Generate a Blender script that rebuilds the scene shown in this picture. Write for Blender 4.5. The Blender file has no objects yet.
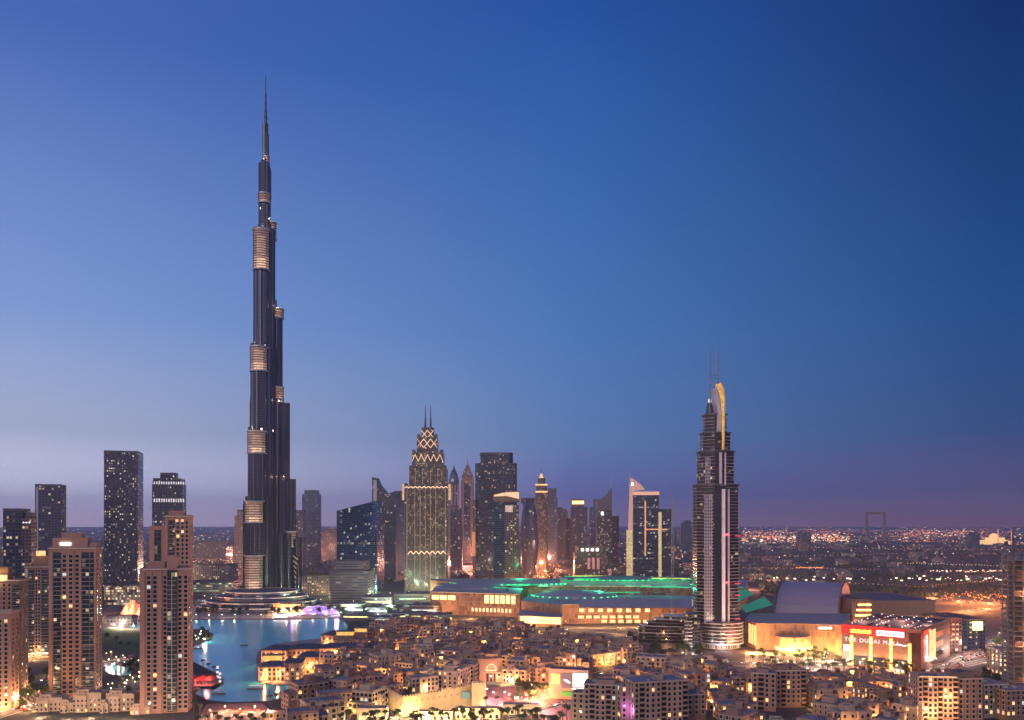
import bpy, math, random
from math import radians as R, sin, cos, pi, sqrt, atan2, floor
from mathutils import Vector, Matrix
random.seed(11)
LG = 3.3
S = bpy.context.scene
COL = S.collection
# ---------------------------------------------------------------- camera
F, CX, HY, CH = 800.0, 512.0, 522.0, 130.0
cd = bpy.data.cameras.new('camera'); cam = bpy.data.objects.new('camera', cd); COL.objects.link(cam)
cam.location = (0, 0, CH); cam.rotation_euler = (pi/2, 0, 0)
cd.sensor_width = 36; cd.lens = F/1024*36; cd.shift_y = (HY-360)/1024
cd.clip_start = 1; cd.clip_end = 120000
S.camera = cam
S.view_settings.view_transform = 'Standard'; S.view_settings.look = 'None'
S.view_settings.exposure = 0.0; S.view_settings.gamma = 1
S.render.resolution_x, S.render.resolution_y = 1024, 720
cy = S.cycles
cy.max_bounces = 5; cy.diffuse_bounces = 2; cy.glossy_bounces = 3; cy.transmission_bounces = 2
cy.volume_bounces = 1; cy.sample_clamp_indirect = 3; cy.sample_clamp_direct = 0
cy.caustics_reflective = False; cy.caustics_refractive = False
cy.use_denoising = True
# ---------------------------------------------------------------- sky and afterglow
def lin(c):
    return tuple(((x/255)/12.92 if x/255 <= .04045 else ((x/255+.055)/1.055)**2.4) for x in c)
W = bpy.data.worlds.new('World'); S.world = W; W.use_nodes = True
nt = W.node_tree; nt.nodes.clear()
def wn(t, **k):
    n = nt.nodes.new(t)
    for a, b in k.items(): setattr(n, a, b)
    return n
def ramp_of(stops, fac):
    n = wn('ShaderNodeValToRGB'); cr = n.color_ramp
    cr.interpolation = 'LINEAR'
    while len(cr.elements) < len(stops): cr.elements.new(.5)
    for e, (p, c, m) in zip(cr.elements, stops):
        e.position = p; l = lin(c) if m is not None else c; m = 1 if m is None else m; e.color = (l[0]*m, l[1]*m, l[2]*m, 1)
    nt.links.new(fac, n.inputs[0]); return n.outputs[0]
def wm(op, a, b=None, clamp=False):
    n = wn('ShaderNodeMath', operation=op); n.use_clamp = clamp
    for i, x in enumerate((a, b)):
        if x is None: continue
        if isinstance(x, (int, float)): n.inputs[i].default_value = x
        else: nt.links.new(x, n.inputs[i])
    return n.outputs[0]
tc = wn('ShaderNodeTexCoord'); vn = wn('ShaderNodeVectorMath', operation='NORMALIZE')
nt.links.new(tc.outputs['Generated'], vn.inputs[0])
sp = wn('ShaderNodeSeparateXYZ'); nt.links.new(vn.outputs[0], sp.inputs[0])
X_, Y_, Z_ = sp.outputs
zc = wm('MAXIMUM', Z_, 0.0)
hl = wm('SQRT', wm('ADD', wm('ADD', wm('MULTIPLY', X_, X_), wm('MULTIPLY', Y_, Y_)), 1e-6))
hx = wm('DIVIDE', X_, hl); hy = wm('DIVIDE', Y_, hl)
SKY = {'L': [(0, (1.2369, 0.9671, 1.2018)), (0.03, (1.1342, 1.1038, 1.3612)), (0.1, (0.4836, 0.5445, 0.7381)), (0.228, (0.225, 0.356, 0.7137)), (0.482, (0.0577, 0.1365, 0.4627)), (1, (0.0212, 0.0529, 0.2623))], 'C': [(0, (0.38, 0.28, 0.48)), (0.03, (0.12, 0.17, 0.52)), (0.1, (0.0947, 0.2263, 0.5027)), (0.228, (0.0607, 0.193, 0.4995)), (0.482, (0.0206, 0.1089, 0.3941)), (0.55, (0.012, 0.0776, 0.3431)), (1, (0.0097, 0.0452, 0.2232))], 'R': [(0, (0.257, 0.0416, 0)), (0.03, (0.0895, 0.0725, 0.1847)), (0.1, (0.0114, 0.0732, 0.2348)), (0.228, (0.0012, 0.0717, 0.2484)), (0.482, (0, 0.0261, 0.142)), (1, (0.0015, 0.0168, 0.0908))]}
ramps = [ramp_of([(p_, c_, None) for p_, c_ in SKY[k_]], zc) for k_ in 'LCR']
cb = ramp_of([(0, (210,175,170), 1.5), (.10, (190,168,185), 1.4), (.3, (148,150,195), 1.3), (.6, (104,125,188), 1.05), (1, (50,80,160), 1)], zc)  # unseen sky behind the camera, brightened to light the scene
def wmix(f, a, b):
    n = wn('ShaderNodeMix', data_type='RGBA'); nt.links.new(f, n.inputs[0]); nt.links.new(a, n.inputs[6]); nt.links.new(b, n.inputs[7]); return n.outputs[2]
f1 = wm('DIVIDE', wm('ADD', hx, .524), .602, clamp=True); f2 = wm('DIVIDE', wm('ADD', hx, -.078), .445, clamp=True)
side = wmix(f2, wmix(f1, ramps[0], ramps[1]), ramps[2])
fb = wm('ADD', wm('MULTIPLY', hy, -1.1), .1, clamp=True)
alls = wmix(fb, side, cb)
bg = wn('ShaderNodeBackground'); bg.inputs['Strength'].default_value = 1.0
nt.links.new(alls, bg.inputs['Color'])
wo = wn('ShaderNodeOutputWorld'); nt.links.new(bg.outputs[0], wo.inputs[0])
W.cycles.sampling_method = 'MANUAL'; W.cycles.sample_map_resolution = 512
sl = bpy.data.lights.new('afterglow_sun', 'SUN'); sl.energy = 0.8; sl.angle = R(14); sl.color = (1, .70, .46)
so = bpy.data.objects.new('afterglow_sun', sl); COL.objects.link(so)
so.rotation_euler = Vector((0.50, 0.80, -0.34)).to_track_quat('-Z', 'Y').to_euler()

# ---------------------------------------------------------------- helpers
def at(px, Y, py=None, z=None):
    X = (px-CX)*Y/F
    Z = 0 if (py is None and z is None) else (z if py is None else CH-(py-HY)*Y/F)
    return Vector((X, Y, Z))
def gp(px, py, z=0.0):
    Y = (CH-z)*F/(py-HY); return Vector(((px-CX)*Y/F, Y, z))
def scr(v): return (CX+v[0]*F/max(v[1], 1), HY+(CH-v[2])*F/max(v[1], 1))
def zat(py, Y): return CH-(py-HY)*Y/F

class MB:
    def __init__(s): s.v = []; s.f = []; s.m = []; s.uv = []
    def poly(s, pts, mi=0, uv=None):
        n = len(s.v); s.v += [tuple(p) for p in pts]; s.f.append(tuple(range(n, n+len(pts)))); s.m.append(mi)
        s.uv += uv if uv else [(0, 0)]*len(pts)
    def prism(s, pts, z0, z1, mi=0, top=None, top_pts=None, cap=True, u0=0.0):
        tp = top_pts or pts; n = len(pts); u = u0
        for i in range(n):
            a, b = pts[i], pts[(i+1) % n]; c, d = tp[(i+1) % n], tp[i]
            L = sqrt((a[0]-b[0])**2+(a[1]-b[1])**2)
            s.poly([(a[0], a[1], z0), (b[0], b[1], z0), (c[0], c[1], z1), (d[0], d[1], z1)], mi, [(u, z0), (u+L, z0), (u+L, z1), (u, z1)])
            u += L
        if cap: s.poly([(p[0], p[1], z1) for p in tp], mi if top is None else top)
    def box(s, x0, x1, y0, y1, z0, z1, mi=0, top=None, bottom=False):
        s.prism([(x0, y0), (x1, y0), (x1, y1), (x0, y1)], z0, z1, mi, top)
        if bottom: s.poly([(x0, y0, z0), (x0, y1, z0), (x1, y1, z0), (x1, y0, z0)], mi)
    def cyl(s, x, y, z0, z1, r0, r1=None, n=10, mi=0, top=None):
        r1 = r0 if r1 is None else r1
        s.prism(circ(x, y, r0, n), z0, z1, mi, top, circ(x, y, r1, n))
    def ring(s, pts, inner, z0, z1, mi=0):
        s.prism(pts, z0, z1, mi, cap=False); s.prism(list(reversed(inner)), z0, z1, mi, cap=False)
        n = len(pts)
        for i in range(n):
            j = (i+1) % n; a, b, c, d = pts[i], pts[j], inner[j], inner[i]
            s.poly([(a[0], a[1], z1), (b[0], b[1], z1), (c[0], c[1], z1), (d[0], d[1], z1)], mi)
            s.poly([(a[0], a[1], z0), (d[0], d[1], z0), (c[0], c[1], z0), (b[0], b[1], z0)], mi)
    def bar(s, a, b, r, mi=0, n=4):
        a = Vector(a); b = Vector(b); d = (b-a).normalized(); u = d.orthogonal().normalized(); w = d.cross(u)
        A = [a+(u*cos(2*pi*i/n)+w*sin(2*pi*i/n))*r for i in range(n)]; B_ = [p+(b-a) for p in A]
        for i in range(n):
            j = (i+1) % n; s.poly([A[i], A[j], B_[j], B_[i]], mi)
        s.poly(list(reversed(A)), mi); s.poly(B_, mi)
    def mesh(s, name, mats, smooth=False):
        me = bpy.data.meshes.new(name); me.from_pydata(s.v, [], s.f); me.update()
        for m in mats: me.materials.append(m)
        me.polygons.foreach_set('material_index', s.m)
        l = me.uv_layers.new(name='UVMap'); l.data.foreach_set('uv', [c for p in s.uv for c in p])
        if smooth: me.polygons.foreach_set('use_smooth', [True]*len(s.f))
        return me
    def build(s, name, mats, parent=None, loc=(0, 0, 0), rz=0, smooth=False):
        if not isinstance(mats, (list, tuple)): mats = [mats]
        return put(s.mesh(name, mats, smooth), name, parent, loc, rz)
def put(me, name, parent=None, loc=(0, 0, 0), rz=0, sc=None):
    o = bpy.data.objects.new(name, me); COL.objects.link(o); o.parent = parent; o.location = loc; o.rotation_euler = (0, 0, rz)
    if sc: o.scale = sc
    return o
def circ(x, y, r, n=10, a0=0.0, ry=None):
    ry = r if ry is None else ry
    return [(x+r*cos(a0+2*pi*i/n), y+ry*sin(a0+2*pi*i/n)) for i in range(n)]
def rect(x0, x1, y0, y1): return [(x0, y0), (x1, y0), (x1, y1), (x0, y1)]
def inset(pts, d):
    cx = sum(p[0] for p in pts)/len(pts); cyy = sum(p[1] for p in pts)/len(pts); o = []
    for p in pts:
        dx, dy = p[0]-cx, p[1]-cyy; L = sqrt(dx*dx+dy*dy); k = (L-d*1.35)/L; o.append((cx+dx*k, cyy+dy*k))
    return o
def tag(o, label=None, cat=None, group=None, kind=None):
    if label: o['label'] = label
    if cat: o['category'] = cat
    if group: o['group'] = group
    if kind: o['kind'] = kind
    return o
def thing(name, label, cat, loc=(0, 0, 0), rz=0, group=None):
    o = bpy.data.objects.new(name, None); COL.objects.link(o); o.location = loc; o.rotation_euler = (0, 0, rz); o.empty_display_size = 5
    return tag(o, label, cat, group)
AUTO = []   # (object, look, noun, group) labelled at the end by neighbours
def auto(o, look, noun, cat, group): AUTO.append((o, look, noun)); return tag(o, None, cat, group)
def light(x, y, z, col, w, r=.5, parent=None, name='lamp_light'):
    w *= LG
    l = bpy.data.lights.new(name, 'POINT'); l.energy = w; l.color = col; l.shadow_soft_size = r
    o = bpy.data.objects.new(name, l); COL.objects.link(o); o.location = (x, y, z); o.parent = parent; return o

# ---------------------------------------------------------------- materials
MATS = {}
class NT:
    def __init__(s, name):
        s.m = bpy.data.materials.new(name); s.m.use_nodes = True; s.t = s.m.node_tree; s.b = s.t.nodes['Principled BSDF']; s.o = s.t.nodes['Material Output']
    def n(s, t, **k):
        x = s.t.nodes.new(t)
        for a, b in k.items(): setattr(x, a, b)
        return x
    def L(s, a, b): s.t.links.new(a, b)
    def set(s, i, v):
        if hasattr(v, 'links') or hasattr(v, 'is_output'): s.L(v, i)
        else: i.default_value = v
    def M(s, op, a, b=None, c=None, clamp=False):
        x = s.n('ShaderNodeMath', operation=op); x.use_clamp = clamp
        for i, q in enumerate((a, b, c)):
            if q is not None: s.set(x.inputs[i], q)
        return x.outputs[0]
    def mix(s, f, a, b):
        x = s.n('ShaderNodeMix', data_type='RGBA'); s.set(x.inputs[0], f)
        s.set(x.inputs[6], a if not isinstance(a, tuple) else (*a[:3], 1)); s.set(x.inputs[7], b if not isinstance(b, tuple) else (*b[:3], 1)); return x.outputs[2]
    def noise(s, scale, detail=3, vec=None, d='3D'):
        x = s.n('ShaderNodeTexNoise'); x.inputs['Scale'].default_value = scale; x.inputs['Detail'].default_value = detail
        if vec is not None: s.L(vec, x.inputs['Vector'])
        return x.outputs[0]
    def pos(s): return s.n('ShaderNodeNewGeometry').outputs['Position']
def plain(name, col, rough=.8, metal=0.0, var=.26, scale=.15, bump=0.0):
    if name in MATS: return MATS[name]
    t = NT(name); p = t.pos(); v = t.noise(scale, 4, p)
    f = t.M('MULTIPLY_ADD', t.M('SUBTRACT', v, .5), var*2.5, 1.0)
    oi = t.n('ShaderNodeObjectInfo').outputs['Random']
    f = t.M('MULTIPLY', f, t.M('MULTIPLY_ADD', oi, var*.8, 1-var*.4))
    x = t.n('ShaderNodeVectorMath', operation='SCALE'); x.inputs[0].default_value = col; t.L(f, x.inputs['Scale'])
    t.L(x.outputs[0], t.b.inputs['Base Color']); t.b.inputs['Roughness'].default_value = rough; t.b.inputs['Metallic'].default_value = metal
    if bump:
        b = t.n('ShaderNodeBump'); b.inputs['Strength'].default_value = bump; t.L(t.noise(scale*12, 3, p), b.inputs['Height']); t.L(b.outputs[0], t.b.inputs['Normal'])
    MATS[name] = t.m; return t.m
def emit(name, col, strength, var=0.0, sample=False):
    if name in MATS: return MATS[name]
    t = NT(name); t.b.inputs['Base Color'].default_value = (*[c*.5 for c in col], 1); t.b.inputs['Emission Color'].default_value = (*col, 1)
    t.b.inputs['Emission Strength'].default_value = strength
    if var:
        v = t.noise(.35, 2, t.pos()); s_ = t.M('MULTIPLY', t.M('MULTIPLY_ADD', t.M('SUBTRACT', v, .5), var*4, 1.0, clamp=False), strength)
        t.L(t.M('MAXIMUM', s_, strength*.12), t.b.inputs['Emission Strength'])
    t.m.cycles.emission_sampling = 'FRONT' if sample else 'NONE'
    MATS[name] = t.m; return t.m
WARM, WHITE, COOL = (1, .62, .28), (1, .88, .68), (.75, .9, 1)
def facade(name, wall, glass, fh=3.6, bw=3.2, lit=.08, ls=1.6, mx=.12, mz=.2, metal=0.0, rough=.35, grough=.12, row=.0, lc=WARM, lc2=WHITE, fade=None, gm=.0):
    """curtain wall: window cells in metres from the UV map, some rooms lit"""
    if name in MATS: return MATS[name]
    t = NT(name); uvn = t.n('ShaderNodeUVMap'); s = t.n('ShaderNodeSeparateXYZ'); t.L(uvn.outputs[0], s.inputs[0])
    u = t.M('DIVIDE', s.outputs[0], bw); v = t.M('DIVIDE', s.outputs[1], fh)
    fu, fv = t.M('FRACT', u), t.M('FRACT', v); cu, cv = t.M('FLOOR', u), t.M('FLOOR', v)
    ri = t.n('ShaderNodeObjectInfo').outputs['Random']
    cb_ = t.n('ShaderNodeCombineXYZ'); t.L(cu, cb_.inputs[0]); t.L(cv, cb_.inputs[1]); t.L(t.M('MULTIPLY', ri, 97.0), cb_.inputs[2])
    wnz = t.n('ShaderNodeTexWhiteNoise', noise_dimensions='3D'); t.L(cb_.outputs[0], wnz.inputs['Vector'])
    sc = t.n('ShaderNodeSeparateColor'); t.L(wnz.outputs['Color'], sc.inputs[0])
    r1, r2, r3 = sc.outputs
    cc = t.n('ShaderNodeCombineXYZ'); t.L(t.M('MULTIPLY', cu, .13), cc.inputs[0]); t.L(t.M('MULTIPLY', cv, .35), cc.inputs[1]); t.L(t.M('MULTIPLY', ri, 31.0), cc.inputs[2])
    clus = t.noise(1.0, 2, cc.outputs[0])
    th = t.M('MULTIPLY', t.M('MULTIPLY_ADD', t.M('SUBTRACT', clus, .42), 3.2, .35), lit*2.6)
    if row:
        wr = t.n('ShaderNodeTexWhiteNoise', noise_dimensions='2D'); cr2 = t.n('ShaderNodeCombineXYZ'); t.L(cv, cr2.inputs[0]); t.L(ri, cr2.inputs[1]); t.L(cr2.outputs[0], wr.inputs['Vector'])
        th = t.M('ADD', th, t.M('MULTIPLY', t.M('LESS_THAN', wr.outputs[0], row), .5))
    on = t.M('LESS_THAN', r1, th)
    mask = t.M('MULTIPLY', t.M('MULTIPLY', t.M('GREATER_THAN', fu, mx), t.M('LESS_THAN', fu, 1-mx*.3)), t.M('MULTIPLY', t.M('GREATER_THAN', fv, mz), t.M('LESS_THAN', fv, 1-mz*.3)))
    gl = t.mix(r2, tuple(c*.6 for c in glass), tuple(min(1, c*1.5) for c in glass))
    st = t.noise(.04, 4, t.pos())
    wl = t.mix(st, tuple(c*.8 for c in wall), tuple(c*1.15 for c in wall))
    t.L(t.mix(mask, wl, gl), t.b.inputs['Base Color'])
    t.L(t.M('MULTIPLY_ADD', mask, grough-rough, rough), t.b.inputs['Roughness'])
    t.L(t.M('MULTIPLY_ADD', mask, gm-metal, metal), t.b.inputs['Metallic'])
    t.b.inputs['IOR'].default_value = 1.6
    t.L(t.mix(r3, lc, lc2), t.b.inputs['Emission Color'])
    e = t.M('MULTIPLY', t.M('MULTIPLY', on, mask), t.M('MULTIPLY', t.M('MULTIPLY_ADD', t.M('POWER', r2, 3.0), .62, .06), ls))
    t.L(e, t.b.inputs['Emission Strength'])
    t.m.cycles.emission_sampling = 'NONE'
    MATS[name] = t.m; return t.m

sand = plain('sand_render', (.42, .29, .20), .85, bump=.1)
sand_l = plain('pale_sand_render', (.50, .38, .27), .85)
sand_d = plain('brown_sand_render', (.27, .165, .115), .85)
sand_p = plain('rose_sand_render', (.38, .235, .17), .85)
rose = plain('rose_tower_render', (.46, .265, .195), .8, var=.14)
trim = plain('cream_trim', (.62, .52, .44), .7)
roofm = plain('grey_roof', (.26, .245, .265), .9, var=.5, scale=.3)
roofd = plain('dark_roof', (.10, .10, .13), .8, var=.4, scale=.2)
metal_d = plain('dark_metal', (.12, .12, .14), .4, .6)
metal_l = plain('pale_metal', (.5, .5, .54), .4, .5)
white = plain('white_paint', (.75, .74, .76), .5)
concrete = plain('concrete', (.3, .28, .27), .85)
glassd = plain('dark_glass', (.02, .03, .045), .08, .0)
glassb = plain('blue_glass', (.03, .09, .16), .08, .3)
win_dark = plain('window_dark_glass', (.015, .018, .025), .12)
win_w = emit('window_lit_warm', WARM, 1.1, .5)
win_y = emit('window_lit_yellow', (1, .66, .2), 1.3, .3)
win_c = emit('window_lit_cool', (.8, .95, .9), .7, .4)
E_w = emit('lamp_white', (1, .9, .75), 14)
E_o = emit('lamp_orange', (1, .55, .22), 12)
E_r = emit('sign_red', (1, .04, .05), 3.2)
E_g = emit('roof_light_green', (.05, 1, .35), 2.0)
E_y = emit('band_yellow', (1, .66, .2), 3.0, .35)
E_p = emit('violet_light', (.55, .3, 1), 2.6, .5)
E_sw = emit('sign_white', (1, .95, .92), 3.5)
E_redl = emit('beacon_red', (1, .06, .08), 6)
E_gold = emit('gold_uplight', (1, .6, .25), 1.1, .5)
E_soft = emit('soft_white', (.9, .85, .9), .75, .6)
leafm = plain('tree_leaf', (.045, .075, .025), .8, var=.6, scale=.6)
palmm = plain('palm_leaf', (.06, .09, .03), .7, var=.5, scale=.6)
bark = plain('bark', (.16, .10, .06), .9)
HAZE = 6.5e-5
# ---------------------------------------------------------------- ground, water, roads
t = NT('city_ground'); p = t.pos()
n1 = t.noise(.004, 6, p); n2 = t.noise(.03, 5, p); n3 = t.noise(.0009, 4, p)
c = t.mix(n2, (.06, .055, .06), (.15, .13, .12)); c2 = t.mix(n2, (.025, .035, .03), (.07, .075, .06))
f = t.M('MULTIPLY', t.M('SUBTRACT', n1, .44), 9, clamp=True)
t.L(t.mix(f, c, c2), t.b.inputs['Base Color']); t.b.inputs['Roughness'].default_value = .95
ground_m = t.m
g = MB(); rr = [0, 600, 1500, 4000, 12000, 24000]; 
for k in range(5):
    for i in range(64):
        a, b_ = 2*pi*i/64, 2*pi*(i+1)/64; r0, r1 = rr[k], rr[k+1]
        q = [(r1*cos(a), r1*sin(a), 0), (r1*cos(b_), r1*sin(b_), 0), (r0*cos(b_), r0*sin(b_), 0)] + ([(r0*cos(a), r0*sin(a), 0)] if r0 else [])
        g.poly(q)
tag(g.build('ground', ground_m), kind='structure')
# lake
t = NT('lake_water'); p = t.pos()
t.b.inputs['Base Color'].default_value = (.10, .80, .82, 1); t.b.inputs['Roughness'].default_value = .18; t.b.inputs['IOR'].default_value = 1.33
t.b.inputs['Specular IOR Level'].default_value = .35
bp = t.n('ShaderNodeBump'); bp.inputs['Strength'].default_value = .35; bp.inputs['Distance'].default_value = .25
t.L(t.noise(.35, 3, p), bp.inputs['Height']); t.L(bp.outputs[0], t.b.inputs['Normal'])
water_m = t.m
def sheet(name, px, z, mat, ent=None, kind='structure', world=False):
    pts = px if world else [gp(x, y) for x, y in px]
    m = MB(); 
    area = sum(pts[i][0]*pts[(i+1) % len(pts)][1]-pts[(i+1) % len(pts)][0]*pts[i][1] for i in range(len(pts)))
    if area < 0: pts = pts[::-1]
    me = bpy.data.meshes.new(name); import bmesh
    bm = bmesh.new(); vs = [bm.verts.new((q[0], q[1], z)) for q in pts]; fc = bm.faces.new(vs); bmesh.ops.triangulate(bm, faces=[fc]); bm.to_mesh(me); bm.free()
    me.materials.append(mat); o = bpy.data.objects.new(name, me); COL.objects.link(o); return tag(o, kind=kind)
LAKE = [(130,622),(200,620),(300,620),(342,619),(348,626),(346,634),(336,642),(326,652),(318,668),(306,684),(296,694),(268,701),(228,702),(208,700),(196,694),(198,688),(214,690),(224,684),(222,676),(206,668),(190,660),(186,650),(196,646),(212,640),(214,634),(204,629),(130,628)]
sheet('lake', LAKE, .05, water_m)
sheet('lake', [(106,667),(114,665),(124,667),(132,670),(131,674),(122,676),(110,674),(105,671)], .05, water_m)
plaza_m = plain('salmon_paving', (.42, .22, .16), .85, scale=.4)
pave_m = plain('pale_paving', (.34, .29, .27), .85, scale=.3)
asph = plain('asphalt', (.055, .052, .055), .75, scale=.4)
rose_lit_road = plain('rose_lit_paving', (.30, .12, .12), .8, scale=.4)  # reddish paving with the pink street lighting put into its colour
lawn_m = plain('lawn_grass', (.035, .10, .015), .95, scale=.4)
wline = plain('road_paint', (.7, .7, .68), .7)
sheet('plaza', [(206,704),(262,703),(272,712),(280,724),(196,724)], .06, plaza_m)
sheet('waterfront_path', [(188,606),(400,603),(402,616),(300,618.5),(190,619)], .06, pave_m)
sheet('park_lawn', [(104,628),(138,630),(140,652),(122,650),(102,645)], .06, lawn_m)
sheet('plaza', [(484,687),(520,688),(566,692),(612,702),(606,724),(500,717),(486,704)], .055, rose_lit_road)
def road(name, px, w, mat=asph, z=.08, lanes=True, kerb=True):
    pts = [gp(x, y) for x, y in px]; c_ = []
    for i in range(len(pts)-1):
        for k in range(6):
            tt = k/6; p0 = pts[max(i-1, 0)]; p1 = pts[i]; p2 = pts[i+1]; p3 = pts[min(i+2, len(pts)-1)]
            c_.append(.5*((2*p1)+(-p0+p2)*tt+(2*p0-5*p1+4*p2-p3)*tt*tt+(-p0+3*p1-3*p2+p3)*tt**3))
    c_.append(pts[-1]); m = MB(); ml = MB(); n = len(c_); nr = []
    for i in range(n):
        d = (c_[min(i+1, n-1)]-c_[max(i-1, 0)]).normalized(); nr.append(Vector((-d.y, d.x, 0)))
    def strip(mb, o0, o1, zz, h=0, seg=range(n-1)):
        for i in seg:
            a, b, c2, d = c_[i]+nr[i]*o0, c_[i]+nr[i]*o1, c_[i+1]+nr[i+1]*o1, c_[i+1]+nr[i+1]*o0
            q = [(v.x, v.y, zz+h) for v in (a, d, c2, b)]
            mb.poly(q)
            if h:
                mb.poly([(a.x, a.y, zz), (d.x, d.y, zz), (d.x, d.y, zz+h), (a.x, a.y, zz+h)]); mb.poly([(b.x, b.y, zz+h), (c2.x, c2.y, zz+h), (c2.x, c2.y, zz), (b.x, b.y, zz)])
    strip(m, -w/2, w/2, z); tag(m.build(name, mat), kind='structure')
    if lanes:
        for o in (-w*.25, 0, w*.25): strip(ml, o-.12, o+.12, z+.006, seg=range(0, n-1, 1 if o == 0 else 2))
        tag(ml.build('road_markings', wline), kind='structure')
    if kerb:
        mk = MB(); strip(mk, -w/2-1.6, -w/2, z-.02, .13); strip(mk, w/2, w/2+1.6, z-.02, .13); tag(mk.build('pavement', pave_m), kind='structure')
    return c_, nr
ROADS = {}
ROADS['blvd'] = road('boulevard_road', [(470,724),(560,700),(600,676),(660,664),(740,664),(830,664),(900,668),(960,664),(1060,640)], 20)
ROADS['rose'] = road('rose_street', [(440,730),(520,706),(575,700),(600,712),(640,740)], 22, rose_lit_road, z=.1, lanes=False)
ROADS['left'] = road('left_road', [(-40,728),(10,712),(40,704),(30,690),(60,676),(140,655)], 12, z=.09)
ROADS['mall'] = road('mall_road', [(560,628),(640,640),(690,662)], 12, z=.095)
ROADS['hwy'] = road('highway', [(925,598),(960,602),(1010,604),(1080,603)], 26, z=.09)
ROADS['hwy2'] = road('highway', [(940,617),(975,611),(1010,608),(1080,603)], 18, z=.10)
ROADS['szr'] = road('highway', [(520,592),(545,585),(555,576),(552,566),(560,556)], 34, z=.09)
ROADS['far1'] = road('far_road', [(740,576),(800,572),(880,573),(1060,577)], 18, z=.09, kerb=False)
ROADS['east'] = road('parking_lane', [(945,668),(985,648),(1024,636)], 10, z=.1)
sheet('car_park', [(950,664),(968,650),(990,640),(1010,645),(990,662),(968,668)], .07, asph)
sheet('forecourt', [(745,664),(745,650),(860,664),(948,668),(948,674),(800,672)], .07, pave_m)

# ---------------------------------------------------------------- windows and blocks
def window_mesh(w, h, mat, arch=False, name='window'):
    m = MB(); d = .12
    def outl(w, h, k=0):
        if not arch: return [(-w/2, 0), (w/2, 0), (w/2, h), (-w/2, h)]
        r = w/2; return [(-r, 0), (r, 0), (r, h-r)]+[(r*cos(pi*i/6), h-r+r*sin(pi*i/6)) for i in range(1, 6)]+[(-r, h-r)]
    P = outl(w, h); Q = outl(w+.35, h+.2)
    n = len(P)
    for i in range(n):     # frame standing proud of the wall, pane set back inside it
        j = (i+1) % n
        m.poly([(Q[i][0], -d, Q[i][1]-.08), (Q[j][0], -d, Q[j][1]-.08), (P[j][0], -d, P[j][1]), (P[i][0], -d, P[i][1])], 1)
        m.poly([(P[i][0], -d, P[i][1]), (P[j][0], -d, P[j][1]), (P[j][0], -.02, P[j][1]), (P[i][0], -.02, P[i][1])], 1)
        m.poly([(Q[j][0], -d, Q[j][1]-.08), (Q[i][0], -d, Q[i][1]-.08), (Q[i][0], 0, Q[i][1]-.08), (Q[j][0], 0, Q[j][1]-.08)], 1)
    m.poly([(a, -.02, b) for a, b in P], 0)
    m.box(-w/2-.3, w/2+.3, -.4, 0, -.25, -.05, 1, bottom=True)
    return m
WM = {}
def win(kind, w, h, arch, fr):
    k = (kind, round(w, 2), round(h, 2), arch, fr.name)
    if k not in WM:
        WM[k] = window_mesh(w, h, None, arch).mesh('window', [{'d': win_dark, 'w': win_w, 'c': win_c, 'y': win_y}[kind], fr])
    return WM[k]
def append_mesh(mb, me, M4, slotmap):
    base = len(mb.v); mb.v += [tuple(M4 @ v.co) for v in me.vertices]
    for pl in me.polygons:
        mb.f.append(tuple(base+i for i in pl.vertices)); mb.m.append(slotmap[pl.material_index]); mb.uv += [(0, 0)]*len(pl.vertices)
def pick(lit, rnd=random):
    r = rnd.random()
    return 'd' if r > lit else ('w' if r < lit*.55 else ('y' if r < lit*.8 else 'c'))
class Windows:
    """windows of one thing: the first `most` are parts of their own, the rest one part of kind stuff"""
    def __init__(s, root, most=100, fr=None, merge=False): s.root = root; s.most = most; s.n = 0; s.fr = fr or trim; s.rest = None; s.merge = merge
    def add(s, x, y, z, rz, w, h, kind, arch=False):
        me = win(kind, w, h, arch, s.fr)
        if s.n < s.most and not s.merge:
            put(me, 'window', s.root, (x, y, z), rz); s.n += 1
        else:
            if s.rest is None: s.rest = MB()
            i = {'d': 0, 'w': 1, 'c': 2, 'y': 3}[kind]
            append_mesh(s.rest, me, Matrix.Translation((x, y, z)) @ Matrix.Rotation(rz, 4, 'Z'), {0: i, 1: 4})
    def done(s):
        if s.rest:
            o = s.rest.build('window', [win_dark, win_w, win_c, win_y, s.fr], s.root)
            if not s.merge: o['kind'] = 'stuff'
    def row(s, x0, y0, x1, y1, z, n, w, h, lit, arch=False, skip=0.0):
        rz = atan2(y1-y0, x1-x0)
        for i in range(n):
            if random.random() < skip: continue
            k = (i+.5)/n; s.add(x0+(x1-x0)*k, y0+(y1-y0)*k, z, rz, w, h, pick(lit), arch)
def place(x0, x1, Y, yaw):
    """front-corner point, width so that a front face yawed by `yaw` spans pixels x0..x1 with its first corner at depth Y"""
    A = at(x0, Y); d = Vector((cos(yaw), sin(yaw), 0)); k = (x1-CX)/F
    w = (k*A.y-A.x)/(d.x-k*d.y); return A, w
def walled(mb, rb, x0, x1, y0, y1, z0, z1, par=.9, th=.35):
    mb.prism(rect(x0, x1, y0, y1), z0, z1-par, 0, cap=False)
    o = rect(x0, x1, y0, y1); i = rect(x0+th, x1-th, y0+th, y1-th)
    mb.ring(o, i, z1-par, z1, 0); rb.poly([(a, b, z1-par+.02) for a, b in i])
ac_mesh = MB(); ac_mesh.box(-1, 1, -.8, .8, 0, 1.3, 0); ac_mesh.cyl(0, 0, 1.3, 1.45, .6, n=8, mi=1); ac_mesh = ac_mesh.mesh('rooftop_unit', [metal_l, metal_d])
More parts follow.
